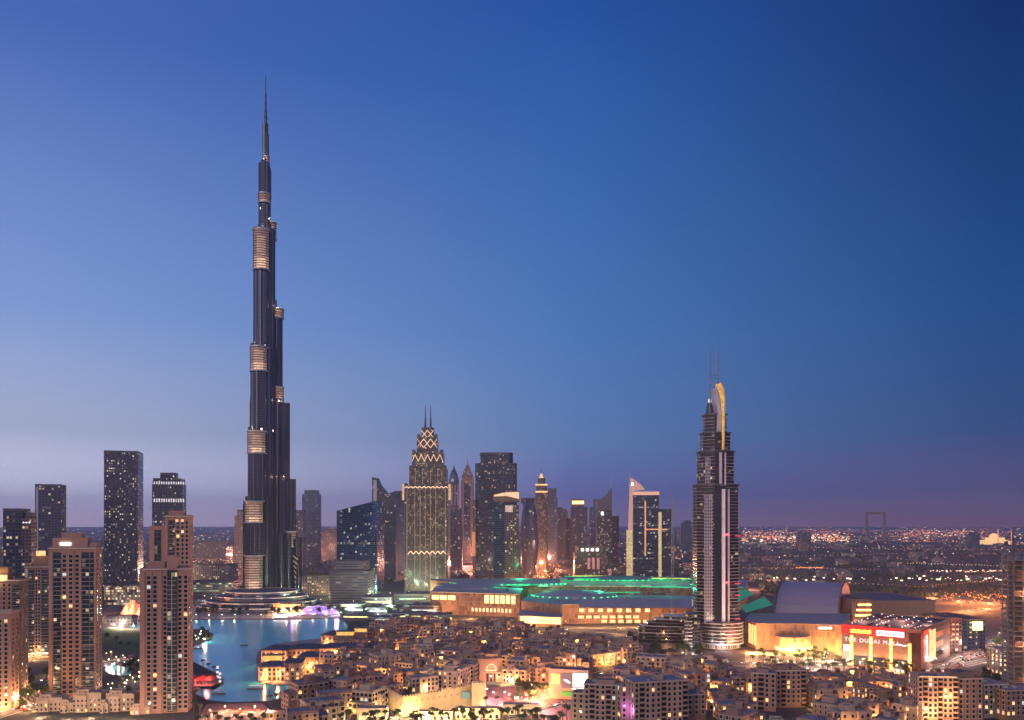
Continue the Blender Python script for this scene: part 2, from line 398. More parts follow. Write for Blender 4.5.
dish = MB(); dish.cyl(0, 0, 0, 1.0, .08, n=5); dish.prism(circ(0, 0, .15, 8), 1.0, 1.3, 0, top_pts=circ(0, 0, .7, 8)); dish_mesh = dish.mesh('satellite_dish', [metal_l])
# ---------------------------------------------------------------- sand-coloured residential towers
balc_glass = facade('balcony_glass', (.10, .09, .09), (.02, .05, .055), fh=3.3, bw=2.4, lit=.10, ls=1.7, mx=.1, mz=.12, grough=.1)
def sand_tower(name, label, x0, x1, ytop, Y, yaw, depth, strips, fh, wall, lit=.035, side_cols=2, crown=(), zlow=0, most=100, group='sand coloured residential towers'):
    A, w = place(x0, x1, Y, yaw); H = zat(ytop, Y)
    t = thing(name, label, 'tower', A, yaw, group)
    mb, rb = MB(), MB(); walled(mb, rb, 0, w, 0, depth, 0, H, 1.6)
    mb.build('wall', wall, t); rb.build('roof', roofm, t)
    W_ = Windows(t, most); nf = int((H-5)/fh)
    pil = MB(); gl = MB(); bal = []
    for (f0, f1, kind) in strips:
        a, b = f0*w, f1*w
        if kind == 'pil': pil.box(a, b, -.7, -.003, 0, H-2.5, 0)
        elif kind in ('win', 'win2'):
            for k in range(nf):
                n = 2 if kind == 'win2' else 1
                for j in range(n):
                    W_.add(a+(b-a)*(j+.5)/n, 0, 2+k*fh+.9, 0, min(2.5, (b-a)/n*.72), 2.15, pick(lit))
        elif kind in ('glass', 'bay'):
            g2 = MB(); yb = -.06 if kind == 'glass' else -1.4
            g2.prism([(a, yb), (b, yb), (b, 0), (a, 0)], 1, H-4 if kind == 'glass' else H-2); o = g2.build('glazing', balc_glass, t)
            for k in range(nf):
                bal.append((a, b, 2+k*fh, kind))
    pil.build('pilaster', trim if wall is not rose else rose, t)
    for i, (a, b, z, kind) in enumerate(bal[:90]+bal[90:]):
        m = MB(); d = 1.5 if kind == 'glass' else 1.75
        m.box(a+.1, b-.1, -d, -.08 if kind == 'glass' else -1.3, z-.15, z+.15, 0, bottom=True)
        if kind == 'glass': m.box(a+.1, b-.1, -d, -d+.08, z+.15, z+1.0, 1)
        if kind == 'bay':
            m.box((a+b)/2-.2, (a+b)/2+.2, -1.8, -1.41, z+.15, z+fh-.16, 0)
        if i < 90: m.build('balcony', [trim, glassb], t)
        else:
            if i == 90: rest = MB()
            n0 = len(rest.v); rest.v += m.v; rest.f += [tuple(q+n0 for q in f) for f in m.f]; rest.m += m.m; rest.uv += m.uv
            if i == len(bal)-1: rest.build('balcony', [trim, glassb], t)['kind'] = 'stuff'
    for sx, rz in ((w, pi/2), (0, -pi/2)):
        for c_ in range(side_cols):
            for k in range(nf):
                yy = depth*(c_+.5)/side_cols if sx else depth*(c_+.5)/side_cols
                W_.add(sx, yy, 2+k*fh+.9, rz, 1.9, 2.1, pick(lit))
    W_.done()
    cor = MB(); cor.ring(rect(-.9, w+.9, -1.0, depth+.9), rect(.4, w-.4, .4, depth-.4), H-1.4, H-.7, 0); cor.build('cornice', trim, t)
    for (f0, f1, yt, d0, d1) in crown:
        m2, r2 = MB(), MB(); z1 = zat(yt, Y); walled(m2, r2, f0*w, f1*w, d0*depth+.5, d1*depth, H-1.2, z1, 1.2)
        c2 = m2.build('penthouse', wall, t); r2.build('roof', roofd, c2)
        for k in range(3): put(ac_mesh, 'rooftop_unit', t, ((f0+(f1-f0)*(k+1)/4)*w, depth*(d0+d1)/2, z1-1.15), k)
    return t, w, H
tB, wB, HB = sand_tower('residential_tower', 'tall sand and teal-glass apartment tower with a small white lit sign at its top', 49, 96, 547, 592, R(9), 13,
    [(0, .08, 'pil'), (.09, .26, 'glass'), (.27, .38, 'win'), (.40, .52, 'win'), (.515, .535, 'pil'), (.54, .65, 'win'), (.655, .69, 'pil'), (.70, .86, 'glass'), (.87, .96, 'glass'), (.965, 1.0, 'pil')],
    3.35, rose, crown=[(.05, .80, 538, .1, .85), (.22, .66, 533, .25, .75), (.66, .99, 543, .2, .8)])
sg = MB()
for i, (a, b) in enumerate(((0, .9), (1.2, 2.3), (2.5, 3.2), (3.4, 4.6), (4.8, 5.7), (5.9, 6.6), (6.8, 7.6))):
    sg.box(a, b, -.15, 0, 0, 2.0+.3*(i % 2), 0)
sg.build('rooftop_sign', E_sw, tB, (.22*wB, 1.0, HB+1.2))
tC, wC, HC = sand_tower('residential_tower', 'rose sand apartment tower with a white-gridded glass bay, standing by the lake edge', 140, 188, 568, 541, R(12), 16,
    [(0, .10, 'pil'), (.13, .23, 'win'), (.235, .25, 'pil'), (.26, .36, 'win'), (.37, .45, 'pil'), (.47, .56, 'win'), (.57, .77, 'bay'), (.785, .88, 'win'), (.90, 1.0, 'win')],
    3.15, rose, crown=[(.14, .50, 562, .1, .8), (.56, .78, 556, -.1, .7)])
tD, wD, HD = sand_tower('residential_tower', 'rose sand tower with two lit roof windows rising behind the gridded-bay tower', 165, 189, 515, 600, R(10), 14,
    [(0, .12, 'pil'), (.16, .40, 'glass'), (.45, .62, 'win'), (.66, .80, 'win'), (.83, .98, 'win')], 3.3, rose, most=90,
    crown=[(.1, .75, 511, .2, .8)])
# left shoulder wing of that tower
mb, rb = MB(), MB(); walled(mb, rb, -11.5, -.01, 1.5, 13, 0, zat(526, 600), 1.2); w_ = mb.build('wing', rose, tD); rb.build('roof', roofm, w_)
g2 = MB(); g2.box(-8, -3, 1.3, 1.49, 2, zat(530, 600)); g2.build('glazing', balc_glass, tD)
for k in (0, 1): 
    put(win('w', 1.9, 1.9, False, trim), 'window', tD, (wD*(.5+.22*k), -.03, HD-5.2))
# far left sand towers
tE, wE, HE = sand_tower('residential_tower', 'brown apartment tower cut by the picture edge with a flame-lit penthouse', -40, 20, 580, 585, R(14), 18,
    [(0, .2, 'pil'), (.3, .4, 'win'), (.45, .55, 'win'), (.62, .68, 'win'), (.70, .76, 'win'), (.79, .85, 'win'), (.87, .99, 'glass')], 3.3, sand_d, most=60, crown=[(.45, .78, 568, .1, .7)])
m = MB(); m.box(.45*wE, .78*wE, -.2, 1.0, HE-.6, HE+3.2); m.build('flame_lit_band', E_gold, tE); light(.62*wE, -3, HE+1.5, (1, .6, .25), 1500, 1, tE)
tF, wF, HF = sand_tower('residential_tower', 'narrow rose apartment block with orange-lit base in front of the edge tower', -30, 11, 612, 548, R(12), 14,
    [(.3, .42, 'win'), (.5, .6, 'win'), (.68, .78, 'win'), (.82, .93, 'win'), (.95, 1, 'pil')], 3.2, rose, most=60)
for k in range(3): light(wF*(.5+.2*k), -5, 3, (1, .45, .18), 1500, .5, tF)
tG, wG, HG = sand_tower('residential_tower', 'brown glass-striped apartment block with an orange roof lantern beside the sign tower', 25, 50, 566, 760, R(14), 22,
    [(0, .12, 'pil'), (.15, .35, 'glass'), (.4, .62, 'win2'), (.66, .98, 'glass')], 3.3, sand_d, most=60, lit=.10, crown=[(.3, .9, 556, .1, .8)])
m = MB(); m.box(.45*wG, .8*wG, -.5, 1.8, zat(556, 760), zat(551, 760)); m.build('roof_lantern', E_gold, tG)
for k in range(3): light(wG*(.2+.3*k), -5, 4, (1, .5, .22), 2500, .5, tG)

# ---------------------------------------------------------------- facade materials of the far towers
F_dark = facade('dark_curtain_wall', (.03, .04, .07), (.02, .035, .06), 3.8, 3.0, .10, 1.1, mx=.2, mz=.25, row=.03)
F_grid = facade('dark_punched_wall', (.035, .045, .075), (.04, .05, .075), 4.4, 3.4, .18, 1.3, mx=.35, mz=.35, row=.04, lc=(1, .8, .6))
F_blue = facade('blue_curtain_wall', (.03, .05, .08), (.02, .05, .085), 4.0, 3.2, .06, 1.1, mx=.08, mz=.22, row=.05, gm=.4, lc=(1, .85, .5), lc2=COOL)
F_sky = facade('clear_blue_glass_wall', (.04, .08, .16), (.09, .24, .58), 4.0, 3.2, .05, 1.0, mx=.06, mz=.12, gm=.9, row=.04, lc=(1, .85, .5), lc2=COOL)
F_blue2 = facade('pale_blue_curtain_wall', (.08, .11, .16), (.05, .10, .17), 4.0, 3.2, .03, 1.2, mx=.1, mz=.2, gm=.5)
F_brown = facade('brown_stone_wall', (.15, .10, .085), (.03, .03, .04), 3.8, 3.4, .13, 1.7, mx=.3, mz=.3)
F_rose = facade('rose_stone_wall', (.26, .16, .14), (.04, .04, .05), 3.8, 3.6, .10, 1.6, mx=.35, mz=.35)
F_tan = facade('tan_stone_wall', (.22, .17, .14), (.04, .04, .05), 3.8, 3.6, .08, 1.4, mx=.35, mz=.35)
F_deco = facade('deco_lit_wall', (.11, .075, .065), (.025, .03, .04), 3.7, 2.6, .34, .9, mx=.28, mz=.3, lc=(1, .6, .3), lc2=(1, .78, .5))
F_sparse = facade('slate_wall', (.05, .065, .11), (.03, .045, .08), 3.9, 4.0, .07, 1.3, mx=.25, mz=.3)
F_bands = facade('banded_office_wall', (.12, .11, .14), (.02, .03, .05), 4.2, 9.0, .10, 1.0, mx=.02, mz=.5, row=.03)
F_low = facade('low_city_wall', (.19, .18, .20), (.04, .04, .05), 3.6, 4.2, .16, 2.2, mx=.35, mz=.35)
F_office = facade('office_lit_wall', (.20, .18, .18), (.03, .06, .065), 4.2, 5.5, .26, 1.8, mx=.06, mz=.45, row=.10, lc=(1, .8, .35), lc2=(.6, 1, .75))
def tower(name, label, Y, tiers, depth, mat, yaw=0.0, group=None, cat='tower', cham=0.0, roof=roofd, nn=0):
    """tiers: (x0, x1, ytop) in the photo's measure at depth Y, lowest first; real size comes from the depth"""
    x0, x1, _ = tiers[0]; A, w = place(x0, x1, Y, yaw); sc = w/(x1-x0)
    t = thing(name, label, cat, A, yaw, group); zp = 0
    for i, (a, b, yt) in enumerate(tiers):
        a_, b_ = (a-x0)*sc, (b-x0)*sc; z = zat(yt, Y); ins = (w-(b_-a_))/2*min(1, depth/w)
        ins = max(ins, .0); y0, y1 = ins, max(depth-ins, ins+4)
        if cham: c = min(cham, (b_-a_)*.3); pts = [(a_+c, y0), (b_-c, y0), (b_, y0+c), (b_, y1-c), (b_-c, y1), (a_+c, y1), (a_, y1-c), (a_, y0+c)]
        elif nn: pts = circ((a_+b_)/2, (y0+y1)/2, (b_-a_)/2, nn, ry=(y1-y0)/2)
        else: pts = rect(a_, b_, y0, y1)
        m = MB(); m.prism(pts, zp, z, 0, 1); f = m.build('shaft' if i == 0 else 'upper_shaft', [mat, roof], t)
        if i == len(tiers)-1:
            p = MB(); p.ring([(q[0], q[1]) for q in pts], inset(pts, 1.2), z+.01, z+3, 0); p.build('parapet', metal_d, t)
        zp = z-.0
        zp = z if i == len(tiers)-1 else z-.5
    return t, w, sc
def spire(t, x, y, z0, z1, r=1.2, mat=metal_d, name='spire'):
    m = MB(); m.cyl(x, y, z0, z1, r, r*.3, 6); return m.build(name, mat, t)
G = 'distant office towers'
t, w, sc = tower('office_tower', 'dark blue paired office tower left of the pale slab, its taller half plain', 900, [(3, 22, 511)], 30, F_dark, R(15), G)
t, w, sc = tower('office_tower', 'brown tower with three small roof lights and curved cap joined to the plain one', 905, [(21.5, 31, 518), (25, 31, 515)], 22, F_brown, R(15), G)
m = MB()
for k in range(3): m.box(1.5+k*3, 2.6+k*3, -.2, 0, zat(523, 905), zat(523, 905)+1.1)
m.build('roof_light', E_sw, t)
t, w, sc = tower('office_tower', 'slate slab tower with one pale vertical edge, behind the sign tower', 1150, [(35, 61.5, 486)], 38, F_sparse, R(20), G)
m = MB(); m.box(1.5, 4, -.6, -.01, 0, zat(487, 1150)); m.build('edge_fin', metal_l, t)
t, w, sc = tower('office_tower', 'tall black tower covered in small white lit windows, behind the park', 1380, [(104, 138, 452)], 55, F_grid, R(16), G)
for f in (0, .33, .66, .98):
    m = MB(); m.box(w*f, w*f+.9, -.8, -.01, 0, zat(451, 1380)+1); m.build('fin', metal_d, t)
t, w, sc = tower('office_tower', 'dark stepped tower with a lit lattice crown, rising behind the rose towers', 1220, [(152, 182.5, 484), (153, 181.5, 478), (159, 175, 474)], 44, F_grid, R(15), G)
m = MB()
for k in range(14): m.box(1+k*3.45, 1.8+k*3.45, -.7, -.01, zat(502, 1220), zat(480, 1220))
m.build('lattice_crown', metal_d, t)
m = MB()
for k in range(13): m.box(2.4+k*3.45, 4.2+k*3.45, -.12, -.02, zat(502, 1220), zat(498.5, 1220))
for k in range(13): m.box(2.4+k*3.45, 4.2+k*3.45, -.12, -.02, zat(484, 1220), zat(481.5, 1220))
m.build('crown_light', E_soft, t)
# left of and behind the tallest tower
tower('office_tower', 'rosy brown stepped tower peeking out on the lake side of the tallest tower', 1900, [(233, 246, 545), (234, 244, 515), (236, 242, 511)], 30, F_rose, 0, G)
tower('office_block', 'broad low pink block lit from below near the horizon', 2600, [(194, 226, 546), (197, 222, 542)], 60, F_rose, 0, 'low blocks', 'building')
tower('office_tower', 'slim blue tower with a bright blue glass top beside the tallest tower', 2300, [(302, 317.5, 494), (304, 316, 491)], 45, F_blue2, 0, G)
tower('office_tower', 'small slate tower half hidden by the tallest tower', 2200, [(294, 303, 511)], 30, F_sparse, 0, G)
tower('office_block', 'stepped rosy block with a domed centre near the blue-topped tower', 2700, [(317, 338, 533), (322, 334, 530)], 60, F_rose, 0, 'low blocks', 'building')
# slanted-roof glass building
A, w = place(337, 377, 1500, R(-8)); t = thing('glass_office', 'dark blue glass office with a roofline slanting up to the right', 'building', A, R(-8), G)
zl, zr = zat(511, 1500), zat(501, 1500); m = MB(); D = 45
m.poly([(0, 0, 0), (w, 0, 0), (w, 0, zr), (0, 0, zl)], 0, [(0, 0), (w, 0), (w, zr), (0, zl)])
m.poly([(w, 0, 0), (w, D, 0), (w, D, zr), (w, 0, zr)], 0, [(0, 0), (D, 0), (D, zr), (0, zr)])
m.poly([(0, D, 0), (0, 0, 0), (0, 0, zl), (0, D, zl)], 0, [(0, 0), (D, 0), (D, zl), (0, zl)])
m.poly([(w, D, 0), (0, D, 0), (0, D, zl), (w, D, zr)], 0)
m.poly([(0, 0, zl), (w, 0, zr), (w, D, zr), (0, D, zl)], 1)
m.build('glass_shaft', [F_sky, roofd], t)
m = MB(); m.bar((0, -.4, zl), (w, -.4, zr), .9); m.bar((0, -.4, 0), (0, -.4, zl), .7); m.bar((w, -.4, 0), (w, -.4, zr), .7); m.build('edge_frame', metal_d, t)
tower('podium_office', 'wide brown banded office podium in front of the slanted glass building', 1290, [(330, 368, 571), (335, 364, 563)], 60, F_bands, 0, 'low blocks', 'building')
# curved-sail tower and its neighbours
A, w = place(372, 386, 1750, 0); t = thing('sail_tower', 'slate tower with a concave roofline sweeping down beside the slanted glass building', 'tower', A, 0, G)
prof = [(0, zat(477, 1750)), (.35, zat(478, 1750)), (.55, zat(485, 1750)), (.8, zat(489, 1750)), (1.05, zat(494, 1750)), (1.7, zat(491, 1750)), (1.7, 0)]
m = MB(); P0 = [(0, 0, 0)]+[(w*a, 0, z) for a, z in reversed(prof)]
m.poly(P0, 0, [(q[0], q[2]) for q in P0]); P1 = [(q[0], 34, q[2]) for q in P0]; m.poly(P1[::-1], 0)
for i in range(len(P0)):
    j = (i+1) % len(P0); m.poly([P0[j], P0[i], P1[i], P1[j]], 0)
m.build('shaft', F_sparse, t); m = MB(); m.box(w*.1, w*.34, -.5, -.02, 0, zat(480, 1750)); m.build('pale_fin', metal_l, t)
tower('office_tower', 'slate blue tower between the concave roof and the two-spired lit tower', 1950, [(391, 405, 497), (394, 402, 492)], 36, F_blue2, 0, G)
# stepped twin-spire tower with lit crown
YA = 1480
A, w = place(404.5, 448, YA, 0); k = w/43.5; t = thing('deco_tower', 'stepped brown tower with two spires and zigzag lights around its crown', 'tower', A, 0, G)
def dx(x): return (x-404.5)*k
D = 60
tiers = [(404.5, 448, 486, 0), (409, 446, 468, 6), (411.5, 442.5, 452, 10), (416, 436.5, 436, 16), (420, 432.5, 426, 21)]
zp = 0
for i, (a, b, yt, ins) in enumerate(tiers):
    z = zat(yt, YA); c = 4
    pts = [(dx(a)+c, ins), (dx(b)-c, ins), (dx(b), ins+c), (dx(b), D-ins-c), (dx(b)-c, D-ins), (dx(a)+c, D-ins), (dx(a), D-ins-c), (dx(a), ins+c)]
    m = MB(); m.prism(pts, zp, z, 0, 1); m.build('shaft' if i == 0 else 'upper_shaft', [F_deco if i < 3 else F_brown, roofd], t); zp = z-.6
    n = 3 if i == 0 else 2
    if i < 4:
        for (sa, sb) in ((a, a+3), (b-3, b)):
            m = MB(); m.box(dx(sa)-.3, dx(sb)+.3, ins-1.6, ins+7, 0 if i == 0 else zp-30, z+5, 0); m.build('corner_pier', F_brown, t)
m = MB()
for f in (.18, .30, .42, .54, .66, .78): m.box(w*f-.6, w*f+.6, -1.4, -.02, 0, zat(487, YA))
m.build('pilaster', F_brown, t)
rl = emit('rib_light', (1, .60, .34), .2, .9)
for f in (.06, .24, .36, .48, .60, .72, .94): m = MB(); m.box(w*f-.35, w*f+.35, -1.9, -1.45 if .1 < f < .9 else -1.65, 6, zat(489, YA)); m.build('rib_light', rl, t)
for f in (.24, .41, .59, .76): m = MB(); m.box(w*f-.3, w*f+.3, 5.2, 5.9, zat(485, YA), zat(470, YA)); m.build('rib_light', rl, t)
for f in (.32, .5, .68): m = MB(); m.box(w*f-.3, w*f+.3, 9.2, 9.9, zat(467, YA), zat(463, YA)); m.build('rib_light', rl, t)
def zig(y0, y1, a, b, n, ins, name='zigzag_light', cross=False, r=.6):
    m = MB(); z0, z1 = zat(y0, YA), zat(y1, YA)
    for i in range(n):
        xa, xb = dx(a+(b-a)*i/n), dx(a+(b-a)*(i+1)/n); xm = (xa+xb)/2; yy = ins-1.2
        if cross: m.bar((xa, yy, z0), (xb, yy, z1), r); m.bar((xb, yy, z0), (xa, yy, z1), r)
        else: m.bar((xa, yy, z0), (xm, yy, z1), r); m.bar((xm, yy, z1), (xb, yy, z0), r)
    m.build(name, emit('crown_light', (1, .62, .40), 1.3), t)
zig(461, 454, 411.5, 442.5, 5, 10); zig(447, 438, 416, 436.5, 3, 16, cross=True); zig(437, 429, 420, 432.5, 2, 21, cross=True); zig(488, 486.5, 404.5, 448, 10, 0, r=1.0); zig(554, 551, 408, 446, 7, 0, r=1.0)
for (a, b) in ((402, 405.5), (447, 450.5)):
    m = MB(); m.box(dx(a), dx(b), 2, 12, zat(500, YA), zat(487, YA)); m.box(dx(a), dx(b), 1, 2, zat(487.5, YA), zat(484, YA)); m.build('lit_corner', emit('corner_glow', (1, .6, .35), .5, .6), t)
for x in (423.5, 429): m = MB(); m.cyl(dx(x), D/2, zat(427, YA), zat(416, YA), 2.2, 1.4, 8); m.cyl(dx(x), D/2, zat(416, YA), zat(403, YA), 1.0, .5, 6); m.build('spire', metal_d, t)
# skyline between the lit tower and the twin-fin tower
t, w, sc = tower('domed_tower', 'slim slate tower with a pointed dome beside the two-spired lit tower', 2300, [(447, 460, 520), (448.5, 458.5, 484)], 30, F_sparse, 0, G)
m = MB(); zz = zat(484, 2300); prev = None
pr = [(0, 1.0), (6, 1.06), (14, 1.0), (24, .8), (34, .5), (42, .2), (50, .05)]
for (h0, r0), (h1, r1) in zip(pr, pr[1:]): m.prism(circ(w/2, 15, 14*r0, 12), zz+h0*1.1, zz+h1*1.1, 0, top_pts=circ(w/2, 15, 14*r1, 12), cap=False)
m.build('dome', F_blue2, t)
for k in range(4):
    m = MB(); m.cyl(w*(.14+.24*k), -1, zat(505, 2300), zat(485, 2300), 1.0, n=6); m.build('column', metal_l, t)
tower('office_tower', 'low slate block under the pointed dome tower', 2000, [(450, 462, 509)], 30, F_sparse, 0, G)
t, w, sc = tower('spired_tower', 'tan tower with a steep pyramid roof between the dome and the wide black tower', 2500, [(461, 473.5, 480), (462, 473, 477)], 38, F_tan, 0, G)
m = MB(); m.prism(rect(.5, w-.5, .5, 37.5), zat(477, 2500)+.2, zat(462, 2500), 0, top_pts=rect(w/2-.5, w/2+.5, 18.5, 19.5)); m.build('pyramid_roof', F_tan, t); spire(t, w/2, 19, zat(463, 2500), zat(457, 2500), 1)
m = MB(); m.box(w*.25, w*.75, -.6, -.02, zat(540, 2500), zat(484, 2500)); m.build('glass_band', F_blue, t)
t, w, sc = tower('office_tower', 'wide black tower with a bumpy roofline and scattered lit windows', 1700, [(475, 517, 463), (480, 513, 453.5)], 60, F_dark, 0, G, cham=8)
for k in range(4): m = MB(); m.cyl(w*(.2+.2*k), 25, zat(455, 1700), zat(452.5, 1700), 9, n=12); m.build('roof_drum', metal_d, t)
m = MB(); m.box(-5, 2, 2, 18, 0, zat(500, 1700)); m.build('side_wing', F_rose, t)
m = MB(); m.box(-6.5, .5, .5, 1.9, zat(556, 1700), zat(532, 1700)); m.build('uplit_panel', emit('uplit_orange', (1, .45, .2), .45, .4), t)
A, w = place(494, 519, 1420, 0); k = w/25; t = thing('office_tower', 'dark glass and brown stone tower with a glowing slanted cap, before the wide black tower', 'tower', A, 0, G)
m = MB(); m.box(0, w*.42, 0, 40, 0, zat(497, 1420)); m.build('glass_shaft', F_blue, t)
m = MB(); m.box(w*.425, w, 1, 41, 0, zat(505, 1420)); m.build('stone_shaft', F_brown, t)
m = MB(); zc0 = zat(503, 1420)
fr = [(-1, -1, zat(501.5, 1420)), (w+1, -1, zat(501.5, 1420)), (w+1, -1, zat(491, 1420)), (w*.5, -1, zat(491.5, 1420)), (-1, -1, zat(495, 1420))]
m.poly(fr, 0); bk = [(a, 42, c) for a, b, c in fr]; m.poly(bk[::-1], 0)
for i in range(5): j = (i+1) % 5; m.poly([fr[j], fr[i], bk[i], bk[j]], 0)
m.build('cap', sand_d, t)
m = MB(); m.poly([(0, -1.2, zat(496.5, 1420)), (w*.5, -1.2, zat(496, 1420)), (w, -1.2, zat(499, 1420)), (w, -1.2, zat(492, 1420)), (w*.5, -1.2, zat(492.3, 1420)), (0, -1.2, zat(494.8, 1420))]); m.build('cap_light', emit('cap_glow', (1, .66, .42), .8, .2), t)
m = MB(); m.poly([(w*.45, .7, zat(512, 1420)), (w*.75, .7, zat(512, 1420)), (w*.75, .7, zat(505.5, 1420)), (w*.45, .7, zat(505.5, 1420))]); m.build('lit_panel', emit('panel_glow', (1, .7, .6), .45, .5), t)
light(w*.7, -6, 12, (1, .5, .2), 30000, 3, t)
# bulging glass tower
A, w = place(521, 538, 1800, 0); t = thing('bulging_tower', 'dark blue bulging glass tower shaped like an egg, beside the glowing cap', 'tower', A, 0, G)
m = MB(); zs = [(575, .75), (560, .95), (540, 1.08), (525, 1.04), (512, .86), (505, .66), (500, .45)]
for (ya, ra), (yb, rb_) in zip(zs, zs[1:]): m.prism(circ(w*.5, 18, w*.5*ra, 20), max(0, zat(ya, 1800)), zat(yb, 1800), 0, top_pts=circ(w*.5, 18, w*.5*rb_, 20), cap=(yb == 500))
m.build('glass_shaft', F_blue2, t)
tower('office_tower', 'short slate tower topped by a flared cap behind the egg-shaped one', 2100, [(523, 534, 503), (521, 535, 499)], 34, F_sparse, 0, G)
t, w, sc = tower('ornate_tower', 'ornate tan tower with glowing tiers and a round lantern top', 1980, [(535, 548, 491), (536.5, 547, 484), (538, 545.5, 479)], 32, F_deco, 0, G, cham=4)
m = MB(); m.prism(circ(w/2, 16, 7, 10), zat(479, 1980)+.1, zat(473, 1980), 0, top_pts=circ(w/2, 16, 1.5, 10)); m.build('lantern', E_gold, t); spire(t, w/2, 16, zat(473, 1980), zat(467, 1980), 1)
for yy in (491, 484): m = MB(); m.box(1, w-1, -1.5, -.5, zat(yy+1.5, 1980), zat(yy, 1980)); m.build('tier_light', E_gold, t)
tower('office_tower', 'slate blue stepped tower standing right behind the ornate lantern tower', 2300, [(547, 557.5, 497), (548, 556.5, 489)], 36, F_blue2, 0, G)
tower('office_tower', 'slate tower with a square top, shorter neighbour of the stepped blue one', 2500, [(552, 566, 512), (554, 563, 508)], 40, F_sparse, 0, G)
tower('office_block', 'low slate block between the ornate tower and the yellow-topped tower', 2550, [(563, 571, 519)], 40, F_sparse, 0, G, 'building')
t, w, sc = tower('office_tower', 'grey tower with a glowing yellow band at its very top', 2400, [(571, 587.5, 507), (572, 584, 500)], 40, F_blue2, 0, G)
m = MB(); m.box(w*.08, w*.78, -.1, 4.5, zat(504, 2400), zat(500.8, 2400)); m.build('top_light', E_y, t)
t, w, sc = tower('office_tower', 'pale slate tower tucked between the yellow-topped and the sail-crowned towers', 2600, [(590, 602, 507), (594, 601, 500)], 40, F_blue2, 0, G)
A, w = place(597, 612, 2000, 0); t = thing('sail_tower', 'dark tower whose sloping crown rises to a thin mast, above the red-brown block', 'tower', A, 0, G)
m = MB(); m.box(0, w, 0, 34, 0, zat(510, 2000)); m.build('shaft', F_grid, t)
m = MB(); pts = [(0, 509.9), (w, 509.9), (w, 487), (w*.75, 493), (w*.35, 499), (0, 501)]
fr = [(a, 1, zat(b, 2000)) for a, b in pts]; bk = [(a, 30, c) for a, b, c in fr]; m.poly(fr); m.poly(bk[::-1])
for i in range(6): j = (i+1) % 6; m.poly([fr[j], fr[i], bk[i], bk[j]])
m.build('crown', F_blue2, t); spire(t, w-1, 2, zat(488, 2000), zat(477, 2000), 1.2, metal_l); m = MB(); m.cyl(w*.35, -1.2, zat(515, 2000), zat(512, 2000), 3, n=8); m.build('crown_light', E_sw, t)
tower('office_block', 'small dark block beside the sail-crowned tower', 2100, [(611, 619, 517)], 30, F_sparse, 0, G, 'building')
t, w, sc = tower('office_block', 'squat red-brown block with a row of four crown lights behind the mall roof', 1650, [(575, 606, 553), (577, 603, 547)], 50, F_brown, 0, G, 'building')
for kx in range(4): m = MB(); m.box(w*(.2+.16*kx), w*(.28+.16*kx), -1, 1, zat(551, 1650), zat(548.5, 1650)); m.build('crown_light', E_sw, t)
m = MB()
for kx in range(3): m.cyl(w*(.45+.15*kx), -.5, zat(569, 1650), zat(558, 1650), 3.0, n=8)
m.build('lit_panel', emit('dim_rose', (1, .5, .45), .22), t)
# twin-fin tower with lit white fin
YF = 1750; A, w = place(626, 672, YF, 0); k = w/46
t = thing('fin_tower', 'blue glass twin-slab tower with a floodlit curved fin and mast at one corner', 'tower', A, 0, G)
def fx_(x): return (x-626)*k
m = MB(); m.box(fx_(633), fx_(659), 1, 42, 0, zat(495, YF)); m.build('glass_shaft', F_blue, t)
m = MB(); m.box(fx_(659.3), fx_(672), 5, 38, 0, zat(509, YF)); m.build('glass_shaft', F_blue, t)
m = MB(); pts = [(626, 555.5), (633, 555.5), (633, 492), (659, 492), (659, 496), (636, 496)][:3]+[(626.3, 478)]
fr = [(fx_(a), -2, max(0, zat(b, YF))) for a, b in ((626, 622), (632.8, 622), (632.8, 491), (645, 489.5), (640, 484), (634, 479.5), (630, 477.5))]
m.poly(fr); bk = [(a, .8, c) for a, b, c in fr]; m.poly(bk[::-1])
for i in range(7): j = (i+1) % 7; m.poly([fr[j], fr[i], bk[i], bk[j]])
m.build('fin', emit('fin_glow', (1, .62, .50), .30, .3), t)  # floodlighting on the fin painted as emission
m = MB(); m.box(fx_(626.3), fx_(632), -2.6, -2.1, 0, zat(530, YF)); m.build('fin_painted_light', emit('fin_painted_light', (1, .82, .38), .42, .8), t)  # uplight wash on the fin, painted as a glowing slab
m = MB(); m.box(fx_(633), fx_(659.2), -1.5, 1, zat(495, YF), zat(491.6, YF)); m.build('roof_band', emit('band_rose', (1, .55, .4), .6, .5), t)
m = MB(); m.box(fx_(644.6), fx_(646), -.6, .9, zat(556, YF), zat(501, YF)); m.box(fx_(646), fx_(667), -.9, .7, zat(530, YF), zat(528.8, YF)); m.build('light_strip', emit('strip_amber', (1, .5, .25), .6, .6), t)
m = MB(); m.box(fx_(658.5), fx_(661.5), -1.2, .9, 0, zat(512, YF)); m.build('light_fin', emit('fin_painted_light2', (1, .85, .45), .4, .8), t)  # second fin, its wash of light also painted as emission
m = MB(); m.cyl(fx_(629.5), -1, zat(478, YF), zat(467, YF), 1, .4, 6); m.cyl(fx_(630), -1, zat(485, YF), zat(482.5, YF), 3, n=8); m.build('mast', metal_l, t)
m = MB(); m.box(fx_(631), fx_(633), -3, -2.05, zat(485.5, YF), zat(483, YF)); m.build('beacon', E_sw, t)
